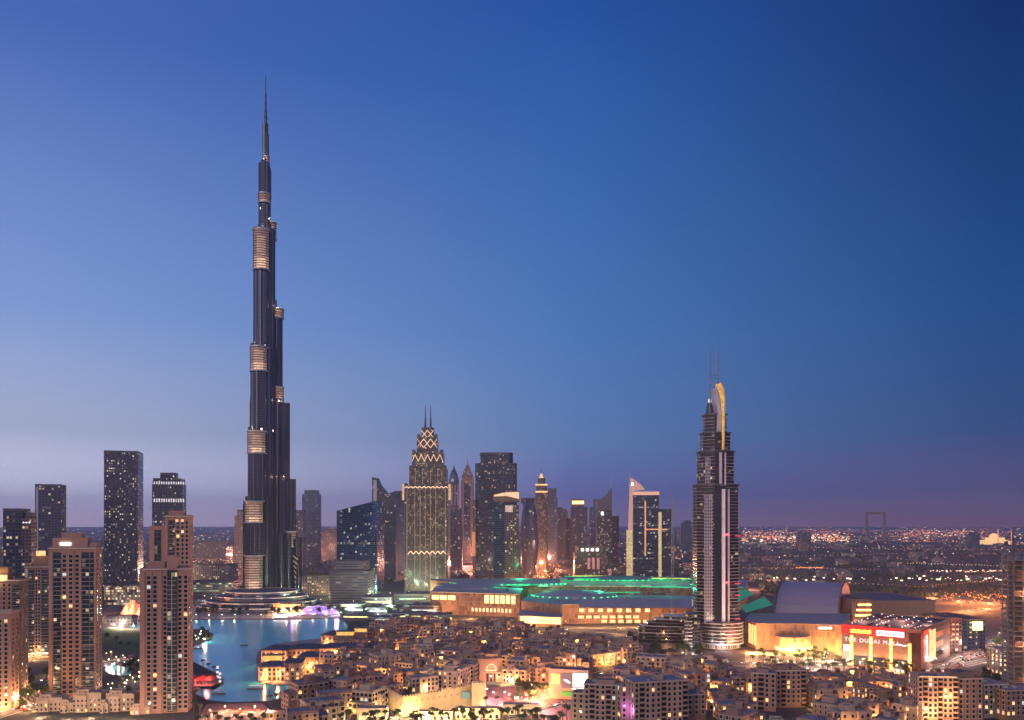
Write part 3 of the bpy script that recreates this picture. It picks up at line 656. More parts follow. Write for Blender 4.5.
# lattice masts, the frame and the mosque on the horizon
A = at(672.5, 960); t = thing('lattice_mast', 'thin pale lattice mast rising in front of the mall roof beside the balconied tower', 'mast', A)
m = MB(); H = zat(497, 960)
for sx, sy in ((-1, -1), (1, -1), (1, 1), (-1, 1)): m.bar((sx*1.6, sy*1.6, 0), (sx*.9, sy*.9, H), .16)
for i in range(50):
    z0, z1 = H*i/50, H*(i+1)/50; r0 = 1.6-.7*i/50
    m.bar((-r0, -r0, z0), (r0, -r0, z1), .1); m.bar((r0, -r0, z0), (r0, r0, z1), .1); m.bar((r0, r0, z0), (-r0, r0, z1), .1); m.bar((-r0, r0, z0), (-r0, -r0, z1), .1)
m.build('lattice', metal_l, t); m = MB(); m.cyl(0, 0, 0, 1.5, 6, n=12); m.build('base', concrete, t)
YQ = 5200; A, w = place(866, 886, YQ, 0); t = thing('frame_building', 'giant square picture-frame building on the hazy horizon', 'building', A); z1 = zat(512, YQ)
m = MB(); m.box(0, 14, 0, 14, 0, z1-14); m.box(w-14, w, 0, 14, 0, z1-14); m.build('tower_leg', F_rose, t); m = MB(); m.box(0, w, 0, 14, z1-13.9, z1); m.build('bridge', F_rose, t)
YM = 4600; A, w = place(986, 1012, YM, 0); t = thing('mosque', 'glowing golden mosque with a dome and two thin minarets near the horizon', 'mosque', A)
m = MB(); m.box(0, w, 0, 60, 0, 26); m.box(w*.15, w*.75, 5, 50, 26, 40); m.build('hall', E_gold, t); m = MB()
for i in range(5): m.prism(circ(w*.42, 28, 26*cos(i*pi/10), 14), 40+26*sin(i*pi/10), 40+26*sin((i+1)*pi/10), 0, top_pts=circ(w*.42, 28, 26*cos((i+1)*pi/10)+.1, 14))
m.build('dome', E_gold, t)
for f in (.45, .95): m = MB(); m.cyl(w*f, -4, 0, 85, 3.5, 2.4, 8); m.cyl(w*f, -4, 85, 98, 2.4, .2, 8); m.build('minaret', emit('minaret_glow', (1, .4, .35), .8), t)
# ---------------------------------------------------------------- the tallest tower
def floors_mat(name, a, b, fh, metal, rough, fin=2.2, lit=.0, dark=.4):
    t = NT(name); uvn = t.n('ShaderNodeUVMap'); s = t.n('ShaderNodeSeparateXYZ'); t.L(uvn.outputs[0], s.inputs[0])
    fv = t.M('FRACT', t.M('DIVIDE', s.outputs[1], fh)); fu = t.M('FRACT', t.M('DIVIDE', s.outputs[0], fin))
    band = t.M('GREATER_THAN', fv, .82); vf = t.M('GREATER_THAN', fu, .84)
    k = t.M('MAXIMUM', band, vf); ns = t.noise(.02, 4, t.pos()); 
    col = t.mix(k, tuple(b), tuple(a)); 
    col2 = t.mix(t.M('MULTIPLY', ns, dark), col, (.01, .012, .02)); t.L(col2, t.b.inputs['Base Color'])
    t.b.inputs['Metallic'].default_value = metal; t.b.inputs['Roughness'].default_value = rough
    if lit:
        cu = t.M('FLOOR', t.M('DIVIDE', s.outputs[0], fin)); cv = t.M('FLOOR', t.M('DIVIDE', s.outputs[1], fh))
        cb_ = t.n('ShaderNodeCombineXYZ'); t.L(cu, cb_.inputs[0]); t.L(cv, cb_.inputs[1]); t.L(t.n('ShaderNodeObjectInfo').outputs['Random'], cb_.inputs[2])
        w_ = t.n('ShaderNodeTexWhiteNoise', noise_dimensions='3D'); t.L(cb_.outputs[0], w_.inputs['Vector'])
        on = t.M('MULTIPLY', t.M('LESS_THAN', w_.outputs[0], lit), t.M('SUBTRACT', 1.0, k))
        t.b.inputs['Emission Color'].default_value = (1, .8, .55, 1); t.L(t.M('MULTIPLY', on, 3.0), t.b.inputs['Emission Strength']); t.m.cycles.emission_sampling = 'NONE'
    return t.m
bk_m = floors_mat('steel_and_glass_cladding', (.26, .27, .32), (.02, .024, .045), 3.9, .75, .25, fin=6.5, lit=.0015)
bk_lv = [emit('louver_painted_light_%s' % 'abc'[i], (1, .62, .40), s_, .7) for i, s_ in enumerate((.05, .24, .75))]  # uplight falling on the steel louvers, painted as emission
YB = 1253; SB = YB/F
bx = at(266, YB+34)
t = thing('spiral_skyscraper', 'needle-topped skyscraper tallest of all, stepping back in a spiral with gold-lit bands', 'skyscraper', bx)
def lobe(wing, ang, L, z0, z1, r, n=14, k0=0):
    """one tier of a wing: bundle of rounded bays out to length L"""
    d = Vector((cos(ang), sin(ang))); p = Vector((-d.y, d.x)); m = MB(); s_ = 0; i = 0
    m.prism(circ(d.x*(L-r*.1), d.y*(L-r*.1), r*.86, n), z0, z1-4, 0, 1)
    for k_, f_ in ((-.62, .52), (0, .62), (.62, .52)):
        c_ = d*(L+r*.35*(1-abs(k_)))+p*r*k_*.85; m.prism(circ(c_.x, c_.y, r*f_*.82, 10), z0, z1-(0 if k_ == 0 else 2.5), 0, 1)
    x = L-r*1.05
    while x > 4:
        for sgn in (-1, 1):
            c_ = d*x+p*sgn*r*.62; m.prism(circ(c_.x, c_.y, r*.72, 12), z0, z1+2.2+((i*3+sgn) % 4)*1.3, 0, 1)
        x -= r*.95; i += 1
    return m.build('wing_tier', [bk_m, metal_d], t)
AW, BW, CW = R(269), R(10), R(131)
YBC = YB+34
def bz(py, ang=0, L=0): return zat(py, YBC+sin(ang)*L)
for L, y, r in ((55, 500, 14.5), (43, 430, 14.5), (34, 346, 13.5), (22, 229, 13), (8, 162, 9.5)): lobe('A', AW, L, 0, bz(y, AW, L), r)
for L, y, r in ((46, 537, 12), (37, 479, 11.5), (28.5, 403, 10.5), (17.5, 309, 10), (7, 223, 9)): lobe('B', BW, L, 0, bz(y, BW, L), r)
for L, y, r in ((66, 503, 11), (38, 400, 11), (26, 320, 10), (12, 260, 9)): lobe('C', CW, L, 0, bz(y, CW, L), r)
m = MB()
for r, y0, y1 in ((17, 605, 300), (13, 300, 226), (8.5, 226, 168), (6, 168, 160), (4.5, 160, 124)): m.prism(circ(-1 if r < 9 else 0, 0, r, 16), max(0, bz(y0)), bz(y1), 0, 1)
m.prism(circ(4, 0, 4.6, 10), bz(200), bz(171), 0, 1); m.prism(circ(1.5, -1, 3.6, 10), bz(171), bz(135), 0, 1)
m.build('core', [bk_m, metal_d], t)
m = MB(); m.cyl(-.5, 0, bz(124), bz(112), 2.8, 2.0, 10); m.cyl(-.5, 0, bz(112), bz(96), 1.7, 1.2, 8); m.cyl(-.5, 0, bz(96), bz(75), .9, .4, 8); 
for y_, r_ in ((118, 3.1), (112, 2.6), (104, 2.1), (96, 1.8), (86, 1.2)): m.cyl(-.5, 0, bz(y_), bz(y_)+2.5, r_, r_*.8, 8)
m.build('spire', metal_d, t)
def bands(cx_, cy_, r, z0, z1, strong=1):
    m = MB(); z = z0
    while z < z1-1:
        f = (z-z0)/(z1-z0); P = circ(cx_, cy_, r+.1, 24); Q = circ(cx_, cy_, r-.5, 24)
        for q in range(24):
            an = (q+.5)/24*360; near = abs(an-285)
            mi = 3 if near > 56 else ((2 if f < .22 else (1 if f < .8 else 0)) if near < 26 else (1 if f < .3 else 0))  # painted uplight pools, strongest low down and mid-face
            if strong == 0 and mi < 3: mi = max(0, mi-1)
            a_, b_, c_, d_ = P[q], P[(q+1) % 24], Q[(q+1) % 24], Q[q]
            m.poly([(*a_, z+.5), (*b_, z+.5), (*b_, z+3.2), (*a_, z+3.2)], mi); m.poly([(*a_, z+3.2), (*b_, z+3.2), (*c_, z+3.2), (*d_, z+3.2)], 3); m.poly([(*a_, z+.5), (*d_, z+.5), (*c_, z+.5), (*b_, z+.5)], 3)
        z += 3.9
    m.build('louver_band', bk_lv+[bk_m], t); m = MB(); m.ring(circ(cx_, cy_, r-.2, 22), circ(cx_, cy_, r-.9, 22), z0, z1, 0); m.build('band_shell', bk_m, t)
    m = MB(); m.ring(circ(cx_, cy_, r+1.0, 22), circ(cx_, cy_, r-.3, 22), z1, z1+1.6, 0); m.ring(circ(cx_, cy_, r+1.0, 22), circ(cx_, cy_, r-.3, 22), z0-1.6, z0, 0); m.build('band_rim', metal_l, t)
def wp(a, L): return cos(a)*L, sin(a)*L
def wband(a, L, r, yb, yt, st=1): x_, y_ = wp(a, L); bands(x_, y_, r, bz(yb, a, L), bz(yt, a, L), st)
wband(AW, 55, 14.5, 588, 556); wband(AW, 55, 14.5, 522, 502, 1); wband(AW, 43, 14.5, 453, 432); wband(AW, 34, 13.5, 371, 348); wband(AW, 22, 13, 270, 231); wband(AW, 8, 9.5, 203, 195, 0)
wband(BW, 7, 9, 239, 224); wband(BW, 17.5, 10, 318, 310, 0); wband(BW, 28.5, 10.6, 404, 394, 0) if False else None; wband(BW, 37, 11.6, 546, 532, 0); wband(BW, 17.5, 10.1, 402, 388, 0)
bands(1.5, -1, 4.2, bz(168), bz(158), 0)
for (x, y, z) in ((2, -10, bz(168)+2), (-5, -10, bz(160)+2), (10, -10, bz(222)+2), (-8, -32, bz(227)+2), (22, -11, bz(308)+2), (-14, -48, bz(345)), (-16, -58, bz(429)), (33, -12, bz(402)+2), (42, -14, bz(478)+2), (-20, -68, bz(499))):
    light(x, y, z, (1, .65, .4), 1800, .8, t)
m = MB()
for (x, y, r) in ((62, -4, 5), (48, 10, 3)): m.prism(circ(x-8, y-4, r, 10), 0, 62, 0, 0, circ(x-8, y-4, r*.5, 10))
for i in range(9): m.bar((50+i*.4, -8, 6+i*8), (50-i*.6, -6, 12+i*8), .8, 1)
m.build('base_buttress', [bk_m, bk_lv[1]], t)
# curved podium terraces
glow_band = emit('terrace_light', (1, .6, .4), 1.1, .6); violet_band = E_p
A = at(262, 1190)
t = thing('terraced_podium', 'curved terraces with light strips around the foot of the tallest tower', 'building', A)
for i, (rx, ry, z0, z1) in enumerate(((92, 70, 0, 8), (80, 60, 8, 14), (66, 52, 14, 21), (52, 46, 21, 28))):
    m = MB(); m.prism(circ(0, 0, rx, 48, ry=ry), z0, z1, 0, 1); m.build('terrace', [F_bands, roofd], t)
    m = MB(); m.ring(circ(0, 0, rx+1, 48, ry=ry+1), circ(0, 0, rx-.5, 48, ry=ry-.5), z1-.5, z1+.7, 0); m.build('rim', [trim if i % 2 else metal_l], t)
    m = MB(); P = circ(0, 0, rx+1.15, 48, ry=ry+1.15)
    for q in range(26, 46):
        if random.random() < .6: a, b = P[q], P[q+1]; m.poly([(a[0], a[1], z1-.4), (b[0], b[1], z1-.4), (b[0], b[1], z1+.2), (a[0], a[1], z1+.2)])
    m.build('light_strip', glow_band, t)
# left terrace wing with violet light, right: orange restaurant and violet pavilion
def slabs(name, label, x0, x1, Y, levels, D, lights, group='waterfront terraces', yaw=0.0):
    A, w = place(x0, x1, Y, yaw); t = thing(name, label, 'building', A, yaw, group); z = 0
    for i, h in enumerate(levels):
        ins = i*3.5; m = MB()
        pts = [(ins, ins+4), (w*.25, ins+1), (w*.6, ins), (w-ins, ins+5), (w-ins, D-ins), (ins, D-ins)]
        m.prism(pts, z, z+h-.6, 0, 1); m.build('storey', [F_bands if i % 2 else F_office, roofd], t)
        m = MB(); m.prism([(a-.8 if a < w/2 else a+.8, b-(1.5 if b < D/2 else -.5)) for a, b in pts], z+h-.6, z+h, 0); m.build('slab', concrete, t); z += h
    for (f0, f1, zz, mat, hh) in lights:
        m = MB(); m.box(f0*w, f1*w, -.2-1.6, 1, zz, zz+hh); m.build('light_band', mat, t)
    return t, w
slabs('terrace_building', 'long low terrace building with a blue-violet canopy beside the lake promenade', 196, 247, 1175, (4.5, 4, 4), 40, [(.1, .55, 9.5, emit('terrace_rose', (1, .5, .35), .6, .7), .9), (.62, .9, 10, emit('blue_violet', (.35, .3, 1), 1.4, .4), 3.2), (.02, .9, 4.2, glow_band, .5)])
t_, w_ = slabs('terrace_restaurant', 'orange and yellow glowing restaurant terraces at the foot of the tallest tower', 270, 305, 1130, (6, 5, 5), 35, [(.05, .95, 4.4, emit('rest_y', (1, .75, .25), 1.6, .7), 1.6), (.1, .9, 9.8, emit('rest_o', (1, .35, .12), 1.1, .7), 4), (.2, .8, 1, E_gold, 1.5)])
for k in range(3): light(w_*(.2+.3*k), -6, 5, (1, .5, .2), 15000, 1, t_)
A = at(318, 1130); t = thing('violet_pavilion', 'bright violet-lit shell pavilion on the lake promenade', 'pavilion', A)
m = MB()
for i in range(10):
    a0, a1 = pi*i/10, pi*(i+1)/10; r0, r1 = 26, 26
    for k in range(6):
        b0, b1 = pi/2*k/6, pi/2*(k+1)/6
        q = [(28*cos(a)*cos(b), -18*sin(a)*cos(b)+6, 11*sin(b)) for a, b in ((a0, b0), (a1, b0), (a1, b1), (a0, b1))]; m.poly(q, 1 if (i*3+k) % 5 == 0 else 0)
m.build('shell', [emit('violet_shell', (.55, .28, 1), .8, .8), emit('violet_white', (.95, .8, 1), 1.1)], t)
m = MB(); m.cyl(0, 4, 0, 1, 34, n=24); m.build('deck', pave_m, t); light(-30, -20, 8, (.6, .3, 1), 6000, 2, t); light(30, -18, 8, (.8, .5, 1), 4000, 2, t)
slabs('glass_canopy_building', 'low curved roofs with a slanted pale canopy beside the violet pavilion', 332, 364, 1150, (4, 4, 3), 30, [(.3, .5, 9, emit('canopy_o', (1, .5, .25), 1.0), 1.5), (.6, .95, 3, E_sw, 1)])
A = at(276, 985); t = thing('lake_boat_kiosk', 'small white curved kiosk glowing at the water edge under the terraces', 'kiosk', gp(281, 617))
m = MB(); m.prism(circ(0, 0, 9, 14, ry=5), 0, 4, 0); m.build('cabin', E_sw, t); m = MB(); m.prism(circ(0, 0, 11, 14, ry=6.5), 4.1, 5, 0); m.build('roof', white, t)
# office park of banded low blocks
OP = [(330,362,1180,9,30),(362,392,1230,14,45),(366,410,1120,10,35),(395,430,1270,15,45),(388,425,1060,9,30),(408,440,1120,13,40),(425,452,1040,9,28),(340,372,1060,8,25),(372,400,1030,7,25),(400,432,1010,7,22),(445,470,1140,12,40)]
for i, (x0, x1, Y, h, D) in enumerate(OP):
    yaw = R([-8, 6, -4, 10, 0][i % 5]); A, w = place(x0, x1, Y, yaw)
    t = thing('office_block', None, None, A, yaw); auto(t, ['green-white lit office block', 'dark-roofed banded office block', 'rounded glowing office block'][i % 3], 'block', 'building', 'office park blocks')
    z = 0
    pts = rect(0, w, 0, D) if i % 3 != 2 else [(3, 0), (w-9, 0), (w-3, 4), (w, 12), (w, D), (0, D), (0, 4)]
    m = MB(); m.prism(pts, 0, h*1.0, 0, 1); m.build('storeys', [F_office if i % 2 == 0 else F_bands, roofd], t)
    for k in range(int(h/4.2)+1): m = MB(); q = inset(pts, -.8); m.prism(q, k*4.2+3.6 if k*4.2+3.6 < h else h-.3, min(k*4.2+4.1, h+.3)+.1, 0, 1); m.build('slab', [concrete, roofd], t)
    m = MB(); m.box(w*.12, w*.88, -1.2, -.85, h*.45, h*.45+1.7); m.build('lit_storey', [emit('park_band_green', (.65, 1, .6), 1.0, .9), emit('park_band_yellow', (1, .85, .35), 1.3, .9), emit('park_band_white', (.9, 1, .95), 1.2, .9)][i % 3], t)
    for k in range(2): put(ac_mesh, 'rooftop_unit', t, (w*(.3+.4*k), D*.5, h+.4), k)
for (x, y) in ((372, 600), (378, 590), (400, 598), (410, 611), (423, 600), (352, 612), (432, 607), (392, 612)):
    v = gp(x, y); light(v.x, v.y-10, 11, (.7, 1, .7) if x % 3 else (1, .9, .4), 26000, 1.5)

# ---------------------------------------------------------------- balconied tower with twin masts
YT = 815; TS = YT/F
cx0 = Vector((at(719.2, YT+7).x, YT+24, 0)); t = thing('hotel_tower', 'curved hotel tower with white balcony ledges, a gold-lit sail crown and twin masts', 'tower', cx0)
def tx(x): return (x-718)*TS
h_body = facade('hotel_glass', (.016, .016, .022), (.008, .010, .016), 3.4, 3.0, .05, 1.2, mx=.12, mz=.25)
h_white = facade('hotel_pale_grid', (.34, .32, .38), (.03, .03, .045), 3.4, 2.3, .06, 1.6, mx=.38, mz=.42)
slabm = plain('ledge_white', (.52, .5, .56), .5)
def shape(a, b, D, n=8):
    """front bulging plan between x=a and x=b"""
    w = b-a; return [(a+w*i/n, -D*(.55+.45*sin(pi*i/n))) for i in range(n+1)]+[(b, D*.4), (b-w*.25, D*.8), (a+w*.25, D*.8), (a, D*.4)]
lv = [(695.5, 740.5, 625, 485), (699.5, 736.5, 485, 451), (702.5, 733, 451, 432), (705, 729.5, 432, 413)]
for i, (a, b, yb, yt) in enumerate(lv):
    z0, z1 = zat(yb, YT), zat(yt, YT); P = shape(tx(a)+1.6, tx(b)-1.6, 19-i*2.4)
    m = MB(); m.prism(P, z0-1, z1, 0, 1); m.build('shaft', [h_body, roofd], t)
    zz = z0+2; 
    while zz < z1-2:
        Q = shape(tx(a), tx(b), 20.4-i*2.4); n = len(Q)
        m = MB()
        # ledges wrap the two sides, the centre stays glazed
        for (q0, q1) in ((12, 13), (0, 3), (5, 9)):
            idx = [q % n for q in range(q0, q1+1)]; I = shape(tx(a)+1.7, tx(b)-1.7, 18.9-i*2.4)
            for u_, v_ in zip(idx, idx[1:]):
                A_, B_, C_, D_ = Q[u_], Q[v_], I[v_], I[u_]; h_ = .3
                m.poly([(A_[0], A_[1], zz), (B_[0], B_[1], zz), (B_[0], B_[1], zz+h_), (A_[0], A_[1], zz+h_)]); m.poly([(A_[0], A_[1], zz+h_), (B_[0], B_[1], zz+h_), (C_[0], C_[1], zz+h_), (D_[0], D_[1], zz+h_)]); m.poly([(A_[0], A_[1], zz), (D_[0], D_[1], zz), (C_[0], C_[1], zz), (B_[0], B_[1], zz)])
        m.build('balcony', slabm, t); zz += 3.45
    m = MB(); m.prism(shape(tx(a)+.3, tx(b)-.3, 20.2-i*2.4), z1, z1+1.4, 0); m.build('cornice', metal_d, t)
def panel(name, xa, xb, ya, yb, yf, mat, d=1.0):
    m = MB(); m.box(tx(xa), tx(xb), yf-d, yf, zat(ya, YT), zat(yb, YT)); return m.build(name, mat, t)
panel('pale_bay', 702.5, 711, 623, 494, -17.5, h_white, 2.5); panel('pale_bay', 704, 709, 483, 456, -15.5, h_white, 2.5)
panel('white_fin', 719.6, 722.8, 630, 489, -20.2, plain('fin_white', (.8, .76, .84), .5), 2.2); panel('white_fin', 725.6, 727.2, 628, 489, -20.2, plain('fin_lilac', (.62, .56, .68), .5), 1.8)
panel('recess', 722.9, 725.5, 628, 489, -20.3, glassd, .6); panel('recess', 712.5, 719, 623, 489, -19.7, glassd, .9)
panel('white_fin', 717.5, 720.2, 485, 452, -18, plain('fin_lilac', (.6, .56, .7), .5), 1.6); panel('white_fin', 722.8, 724.3, 485, 452, -18, plain('fin_lilac', (.6, .56, .7), .5), 1.6)
for (y0) in (534.5, 582.5): panel('red_beacon', 722.7, 726, y0+.8, y0-.6, -22.8, E_redl, .5)
for y0 in range(488, 626, 12):
    if y0 in (536, 584, 596, 620): panel('red_beacon', 735, 740, y0+.5, y0-.3, -14, emit('dim_red', (1, .05, .1), 1.2), .6)
# sail; its yellow lighting is painted as emission
prof = [(715.2, 383), (717, 381.5), (719.5, 382), (722.3, 388), (723.2, 398), (723.2, 412), (722.8, 430), (722.4, 449)]
inner = [(715.2, 384), (717, 386), (719, 392), (720.6, 400), (721.4, 410), (721.5, 430), (721.6, 449)]
def sail(pts, y0, y1, name, mat):
    m = MB(); fr = [(tx(a), y0, zat(b, YT)) for a, b in pts]; bk = [(a, y1, c) for a, b, c in fr]
    m.poly(fr); m.poly(bk[::-1]); n = len(fr)
    for i in range(n): j = (i+1) % n; m.poly([fr[j], fr[i], bk[i], bk[j]])
    return m.build(name, mat, t)
sail(([(a, b) for a, b in prof]+inner[::-1])[::-1], -17, -13, 'sail', emit('sail_painted_glow', (1, .58, .12), .55, .8))
sail(([(a+.9, b-.6) for a, b in prof]+[(a, b) for a, b in prof[::-1]])[::-1], -17.5, -12.5, 'sail_edge', slabm)
sail([(715, 449), (721.2, 449), (720.8, 410), (719.6, 400), (717.9, 392), (715.2, 385), (716.3, 398), (717, 412), (716.5, 430)], -12.9, 4, 'sail_wall', plain('sail_lilac', (.5, .47, .58), .6))
for x in (711.6, 719.8):
    m = MB(); m.cyl(tx(x), -6, zat(414, YT+18), zat(351, YT+18), .75, .55, 6); m.build('mast', plain('mast_paint', (.35, .25, .27), .5), t)
m = MB()
for yy in (378, 375): m.bar((tx(711.6), -6, zat(yy, YT+18)), (tx(719.8), -6, zat(yy, YT+18)), .3)
m.build('mast_brace', metal_d, t)
m = MB(); m.prism(circ(tx(711.5), -4, 4.2, 12), zat(412, YT), zat(400, YT), 0, 0, circ(tx(711.5), -4, 2.6, 12)); m.build('roof_drum', metal_d, t)
m = MB(); m.prism(circ(tx(712), -4, 2.6, 12), zat(405, YT), zat(396, YT), 0, 0, circ(tx(711.6), -4, 1.4, 12)); m.build('lantern', emit('knob_glow', (1, .9, .85), .8, .4), t)  # white sculpture knob, its brightness painted as emission
# drum podium
pz = [(622, 645)]
m = MB(); m.prism(circ(tx(720.5), -4, 24.5, 40, ry=22), zat(645, YT), zat(622, YT), 0, 1); m.build('podium_drum', [h_body, roofd], t)
for k in range(7):
    zz = zat(645, YT)+.2+k*3.5; m = MB(); m.ring(circ(tx(720.5), -4, 26, 40, ry=23.5), circ(tx(720.5), -4, 24.3, 40, ry=21.8), zz, zz+.7 if k else zz+1.4, 0); m.build('balcony', slabm, t)
m = MB(); m.prism(circ(tx(721.5), -4, 21.5, 30, ry=19), 0, zat(645, YT), 0, 1); m.build('lobby_drum', [facade('lobby_glass', (.5, .45, .48), (.10, .10, .13), 14, 2.6, .35, .7, mx=.2, mz=.04), roofd], t)
light(0, -34, 5, (1, .8, .7), 2500, 1, t); light(16, -32, 14, (1, .1, .12), 6000, 1, t); light(-10, -26, zat(622, YT)+3, (1, .8, .6), 500, .6, t)
# stepped curved wing beside the drum
A = at(640, 860); t = thing('curved_hotel_wing', 'dark curved wing with white ledges stepping down beside the hotel tower drum', 'building', A)
wl = (698-640)*860/F
for k in range(8):
    x0 = wl*(.0+.055*max(0, k-3)**1.5); m = MB(); z = k*3.6
    pts = [(x0, 4+k*.6), (x0+(wl-x0)*.35, 0), (x0+(wl-x0)*.7, -3), (wl, -14), (wl, 22), (x0, 22)]
    m.prism(pts, z, z+3.0, 0, 1); m.build('storey', [h_body, roofd], t)
    m = MB(); m.prism([(a-(.8 if a < wl/2 else 0), b-(1.3 if b < 15 else 0)) for a, b in pts], z+3.0, z+3.6, 0); m.build('ledge', [slabm if k in (2, 4, 6, 7) else metal_d], t)
A = at(688, 800); t = thing('glass_atrium_block', 'narrow dark block with stacked white balcony ends joined to the hotel drum', 'building', A)
m = MB(); m.box(0, 13, 0, 20, 0, zat(614, 800)); m.build('shaft', h_body, t)
for k in range(8): m = MB(); m.box(-3.5, 4, -1.5, -.01, 5+k*3.6, 5.8+k*3.6, bottom=True); m.build('balcony', slabm, t)
light(4, -10, 4, (1, .9, .85), 4000, .6, t)

# ---------------------------------------------------------------- shopping mall
mallw = facade('mall_terracotta', (.40, .22, .13), (.30, .16, .10), 6.5, 4.0, 0, 0, mx=.12, mz=.1, grough=.8, rough=.85); mallr = plain('mall_roof', (.28, .29, .32), .7, var=.3, scale=.02)
mg = plain('mall_green_roof', (.12, .20, .19), .5, var=.3, scale=.03)
t = thing('shopping_mall', 'huge low shopping mall with blue-grey roofs edged in green lights and orange lit arcades', 'mall', (0, 0, 0))
def wpoly(name, pts, z0, z1, mat, roof, par=t):
    m = MB(); a = sum(pts[i][0]*pts[(i+1) % len(pts)][1]-pts[(i+1) % len(pts)][0]*pts[i][1] for i in range(len(pts)))
    if a < 0: pts = pts[::-1]
    m.prism([(p[0], p[1]) for p in pts], z0, z1, 0, 1); return m.build(name, [mat, roof], par)
def gY(px, Y): v = at(px, Y); return (v.x, v.y)
wpoly('front_hall', [gY(430, 1130), gY(520, 1090), gY(523, 1200), gY(440, 1300)], 0, 31, mallw, mallr)
wpoly('middle_hall', [gY(521, 1075), gY(562, 1020), gY(640, 1030), gY(690, 1010), gY(700, 1150), gY(530, 1180)], 0, 24, mallw, mallr)
wpoly('rear_hall', [gY(432, 1330), gY(545, 1210), gY(640, 1200), gY(745, 1180), gY(748, 1340), gY(600, 1370), gY(430, 1370)], 0, 33, mallw, mallr)
wpoly('low_hall', [gY(518, 1000), gY(562, 985), gY(563, 1018), gY(520, 1070)], 0, 13, mallw, mallr)
wpoly('upper_hall', [gY(560, 1240), gY(690, 1230), gY(700, 1330), gY(560, 1330)], 33.02, 39, mallr, mg)
# domed and ribbed roofs
for (x, Y, rx, ry, z0, h, mt) in ((512, 1270, 100, 50, 33.0, 7, mallr), (620, 1275, 65, 40, 39.0, 5, mg), (575, 1150, 60, 45, 24, 8, mallr), (470, 1210, 55, 45, 31, 6, mallr), (700, 1270, 50, 45, 33, 8, mallr)):
    v = at(x, Y); m = MB()
    for i in range(5):
        a, b = pi/2*i/5, pi/2*(i+1)/5; m.prism(circ(v.x, v.y, rx*cos(a), 32, ry=ry*cos(a)), z0+.03+h*sin(a), z0+.03+h*sin(b), 0, top_pts=circ(v.x, v.y, rx*cos(b)+.2, 32, ry=ry*cos(b)+.2))
    m.build('roof_dome', mt, t, smooth=True)
# roof skirt strips and lit openings
def strip_lights(name, a, b, z, n, w, h, mat, y_off=-.4, fill=.62):
    a, b = Vector(a), Vector(b); d = (b-a).normalized(); nrm = Vector((d.y, -d.x))
    for i in range(n):
        p = a+(b-a)*(i+.5)/n; q0, q1 = p-d*w/2, p+d*w/2; o = nrm*abs(y_off); m = MB()
        m.poly([(q0.x+o.x, q0.y+o.y, z), (q1.x+o.x, q1.y+o.y, z), (q1.x+o.x, q1.y+o.y, z+h), (q0.x+o.x, q0.y+o.y, z+h)])
        m.poly([(q0.x+o.x, q0.y+o.y, z+h), (q1.x+o.x, q1.y+o.y, z+h), (q1.x, q1.y, z+h), (q0.x, q0.y, z+h)]); m.build(name, mat, t)
strip_lights('arched_window', gY(484, 1106), gY(516, 1092), 18, 6, 5.6, 11, E_y); strip_lights('window', gY(431, 1130), gY(456, 1118), 21, 3, 10.5, 6, E_y)
strip_lights('window', gY(460, 1117), gY(512, 1093), 6, 14, 3, 5, emit('arcade_glow', (1, .6, .3), 1.6, .5)); strip_lights('light_band', gY(520, 999.5), gY(561, 984.8), 4, 6, 8.6, 8.5, emit('band_pale', (1, .78, .36), 1.2, .2))
strip_lights('window', gY(577, 1021), gY(652, 1022), 15, 8, 6.5, 4.5, emit('hall_glow', (1, .62, .32), 1.3, .5)); strip_lights('window', gY(577, 1021), gY(640, 1024), 7, 8, 7, 3.5, emit('hall_glow', (1, .62, .32), 1.3, .5)); strip_lights('window', gY(600, 1023), gY(650, 1022), 1, 6, 7, 4, E_gold)
m = MB()
for i in range(13):
    a = Vector(gY(582+i*9, 1024)); 
    m.poly([(a.x, a.y-6, 22.6), (a.x+6, a.y-6, 22.6), (a.x+8, a.y+12, 30), (a.x+2, a.y+12, 30)], 0)
m.build('skylight_strip', emit('skirt_glow', (.9, .75, .3), .7, .5), t)
m = MB(); a, b = gY(578, 1014), gY(692, 1004); m.poly([(a[0], a[1]-3, 22), (b[0], b[1]-3, 22), (b[0]+6, b[1]+26, 31), (a[0]+6, a[1]+22, 31)]); m.build('roof_skirt', mallr, t)
# green roof lights
def dots(name, pts, z, s, mat, par, jit=0.0):
    for (x, y) in pts: m = MB(); m.box(-s, s, -s*.6, s*.6, 0, s*.8); m.build(name, mat, par, (x, y, z))
def dome_light(x, Y, rx, ry, z, n, a0, a1, s=1.3):
    v = at(x, Y); dots('roof_light', [(v.x+rx*cos(a0+(a1-a0)*i/n), v.y+ry*sin(a0+(a1-a0)*i/n)) for i in range(n)], z, s, E_g, t)
dome_light(512, 1270, 103, 52, 33.6, 26, R(200), R(345), 1.8); dome_light(620, 1275, 68, 42, 39.3, 18, R(190), R(350)); dome_light(575, 1150, 62, 46, 24.5, 14, R(185), R(350)); dome_light(700, 1270, 52, 47, 33.6, 12, R(190), R(350))
ge = emit('green_glow_tube', (.04, .9, .35), .6, .6)
for (x0, Y0, x1, Y1, z) in ((500, 1300, 545, 1235, 34.5), (500, 1225, 540, 1215, 34.5), (505, 1215, 530, 1212, 34), (565, 1322, 625, 1322, 40), (575, 1245, 600, 1240, 41.5), (650, 1245, 692, 1235, 41.5), (580, 1175, 640, 1185, 26), (640, 1185, 690, 1172, 34), (470, 1195, 500, 1180, 33.5)):
    a, b = at(x0, Y0), at(x1, Y1); m = MB(); m.bar((a.x, a.y, z), (b.x, b.y, z), .8); m.build('green_tube', ge, t)
